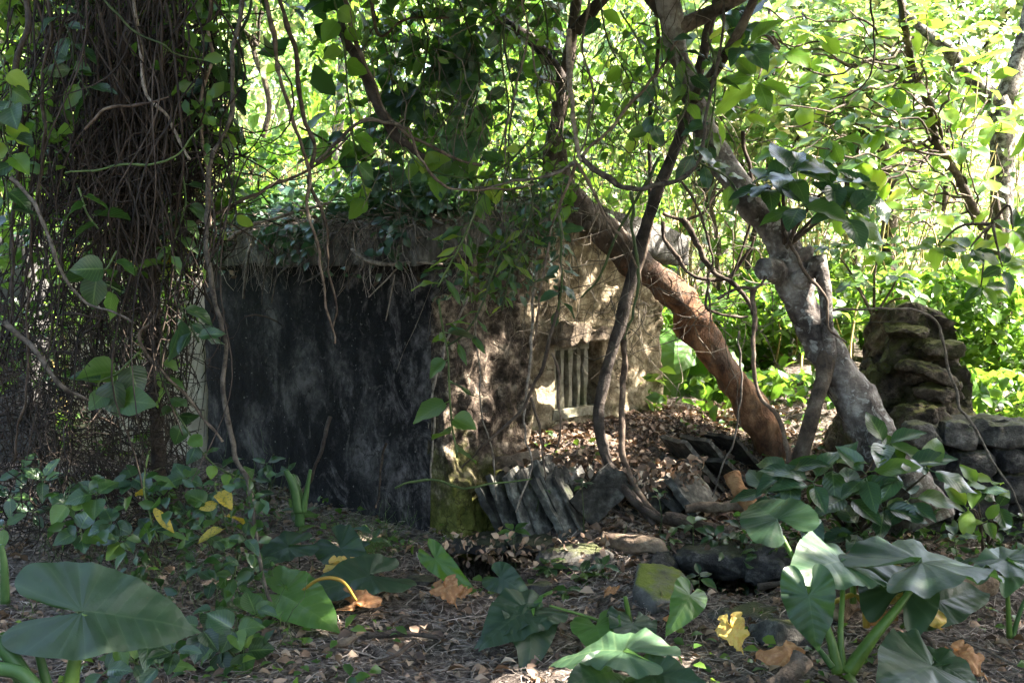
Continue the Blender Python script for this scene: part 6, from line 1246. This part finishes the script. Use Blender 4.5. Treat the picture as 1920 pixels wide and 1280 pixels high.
# ================================================================== LOGS AND STICKS
logs = [([(1128, 1008, 5.85, 24), (1180, 1022, 5.8, 30), (1240, 1036, 5.75, 30), (1292, 1050, 5.7, 26)], 'log', 'split pale log lying on the ledge above the mossy block'),
 ([(1372, 888, 6.1, 28), (1385, 920, 6.05, 28), (1415, 955, 6.0, 30)], 'log_orange', 'upright broken branch stub with an orange top'),
 ([(1290, 938, 6.1, 20), (1340, 940, 6.1, 22), (1395, 945, 6.1, 20)], 'log', 'short log lying left of the orange stub'),
 ([(1245, 965, 6.0, 20), (1310, 985, 5.95, 24), (1372, 1000, 5.9, 22)], 'bark_brown', 'dark log below the short one on the mound'),
 ([(1680, 1118, 5.0, 48), (1740, 1095, 5.0, 50), (1800, 1075, 5.0, 48), (1862, 1052, 5.05, 42)], 'log', 'rotten pitted log behind the elephant ears'),
 ([(1445, 1320, 4.0, 46), (1478, 1268, 4.0, 44), (1506, 1232, 4.05, 40)], 'bark_brown', 'cut log end at the bottom edge with a sun spot'),
 ([(1560, 1160, 4.8, 70), (1590, 1090, 4.85, 76), (1640, 1030, 4.9, 60)], 'log', 'lichened mossy log behind the long green stalks'),
 ([(928, 872, 6.35, 22), (970, 862, 6.3, 26), (1012, 850, 6.3, 22)], 'log', 'grey dead branch against the gable foot above the slates'),
 ([(1400, 905, 6.2, 22), (1440, 935, 6.2, 22), (1470, 960, 6.1, 18)], 'log', 'thin log leading from the orange trunk foot'),
 ([(410, 1000, 5.7, 26), (480, 1000, 5.7, 26), (560, 985, 5.7, 22)], 'bark_brown', 'brown log half buried in front of the black wall'),
 ([(690, 1210, 4.6, 10), (760, 1190, 4.6, 12), (820, 1192, 4.6, 8)], 'bark_dark', 'dark stick lying on the bare soil'),
 ([(600, 1215, 4.5, 8), (640, 1205, 4.5, 16), (670, 1195, 4.5, 8)], 'log', 'short knobby stick on the soil at the lower left'),
 ([(700, 1270, 4.3, 8), (740, 1235, 4.3, 9), (780, 1200, 4.35, 7)], 'vine', 'forked stick on the soil at the bottom'),
 ([(1420, 1100, 5.0, 14), (1500, 1075, 5.0, 10), (1620, 1020, 5.1, 12), (1700, 985, 5.2, 8)], 'bark_dark', 'long dark branch lying under the broad-leaved shrub'),
 ([(1700, 1160, 4.4, 8), (1740, 1200, 4.3, 9), (1760, 1260, 4.2, 9)], 'bark_brown', 'brown stick beneath the big yellow leaf'),
 ([(1760, 1190, 4.4, 5), (1850, 1225, 4.3, 5), (1930, 1260, 4.2, 5)], 'vine_pale', 'thin pale stick at the right edge of the ground')]
for pts, mat, lab in logs:
    p, r = pxpath(pts)
    for i_ in range(len(p)):                                           # rest on the ground
        g = gz1(p[i_][0], p[i_][1]) + r[i_] * .6
        if 'broken branch' not in lab and 'grey dead' not in lab and 'lichened' not in lab: p[i_][2] = max(g, min(p[i_][2], g + .12))
    V, Fs = tube(p, r, 16, 44, .34, 12, len(lab), .012); tag(mk('log', V, Fs, mat), lab, 'log', 'logs and sticks on the ground')

# ================================================================== LITTER
def litter_xy(n):
    x = rng.uniform(-3.4, 3.4, n); y = 3.6 + 4.6 * rng.random(n) ** .9; return x, y
def outside_hut(x, y):
    a, b = hut_local(x, y); return ~((a > -.02) & (a < GW) & (b > -.02) & (b < SD))
acc = Acc(); n = 15000; x, y = litter_xy(n); k = outside_hut(x, y); x, y = x[k], y[k]; n = len(x); z = ground_z(x, y) + .006; a = rng.uniform(0, 6.28, n); l = rng.uniform(.03, .26, n) * rng.uniform(.4, 1.2, n)
p0 = np.column_stack([x, y, z]); x1, y1 = x + l * np.cos(a), y + l * np.sin(a); p1 = np.column_stack([x1, y1, ground_z(x1, y1) + rng.uniform(.002, .03, n)])
acc.add(*strands(p0, p1, rng.uniform(.0010, .0042, n), .008, 5, .5)); tag(mk('twig_litter', *acc.get(), 'twig'), 'fine dry twigs strewn over the soil', 'twigs', kind='stuff')
n = 15000; x, y = litter_xy(n); md = rng.random(n) < .35; a = rng.uniform(.5, 2.6, n); d = rng.uniform(-1.2, -.02, n)
x = np.where(md, HC[0] + a * GA[0] + d * LA[0], x); y = np.where(md, HC[1] + a * GA[1] + d * LA[1], y); k = outside_hut(x, y); x, y = x[k], y[k]; n = len(x)
pos = np.column_stack([x, y, ground_z(x, y) + rng.uniform(.003, .022, n)]); D = rng.normal(0, 1, (n, 3)); D[:, 2] *= .25; N = rng.normal(0, .4, (n, 3)) + [0, 0, 1]
V, Fs = scatter(pos, D, N, rng.uniform(.018, .075, n) * rng.uniform(.6, 1.2, n), .3, .22, .25); tag(mk('leaf_litter', V, Fs, 'litter'), 'brown dead leaves covering the ground and the mound', 'leaf litter', kind='stuff')
n = 2600; x, y = litter_xy(n); k = outside_hut(x, y) & (fbm(np.column_stack([x, y, 0 * x]), 1.1, 2, 4) > .05); x, y = x[k], y[k]; n = len(x)
pos = np.column_stack([x, y, ground_z(x, y) + rng.uniform(.01, .07, n)]); D = rng.normal(0, 1, (n, 3)); D[:, 2] *= .3; N = rng.normal(0, .4, (n, 3)) + [0, -.2, 1]
V, Fs = scatter(pos, D, N, rng.uniform(.03, .08, n), .3, .1, .2); tag(mk('ground_leaves', V, Fs, 'mass_mid'), 'small green leaves low on the ground', 'ground cover', kind='stuff')
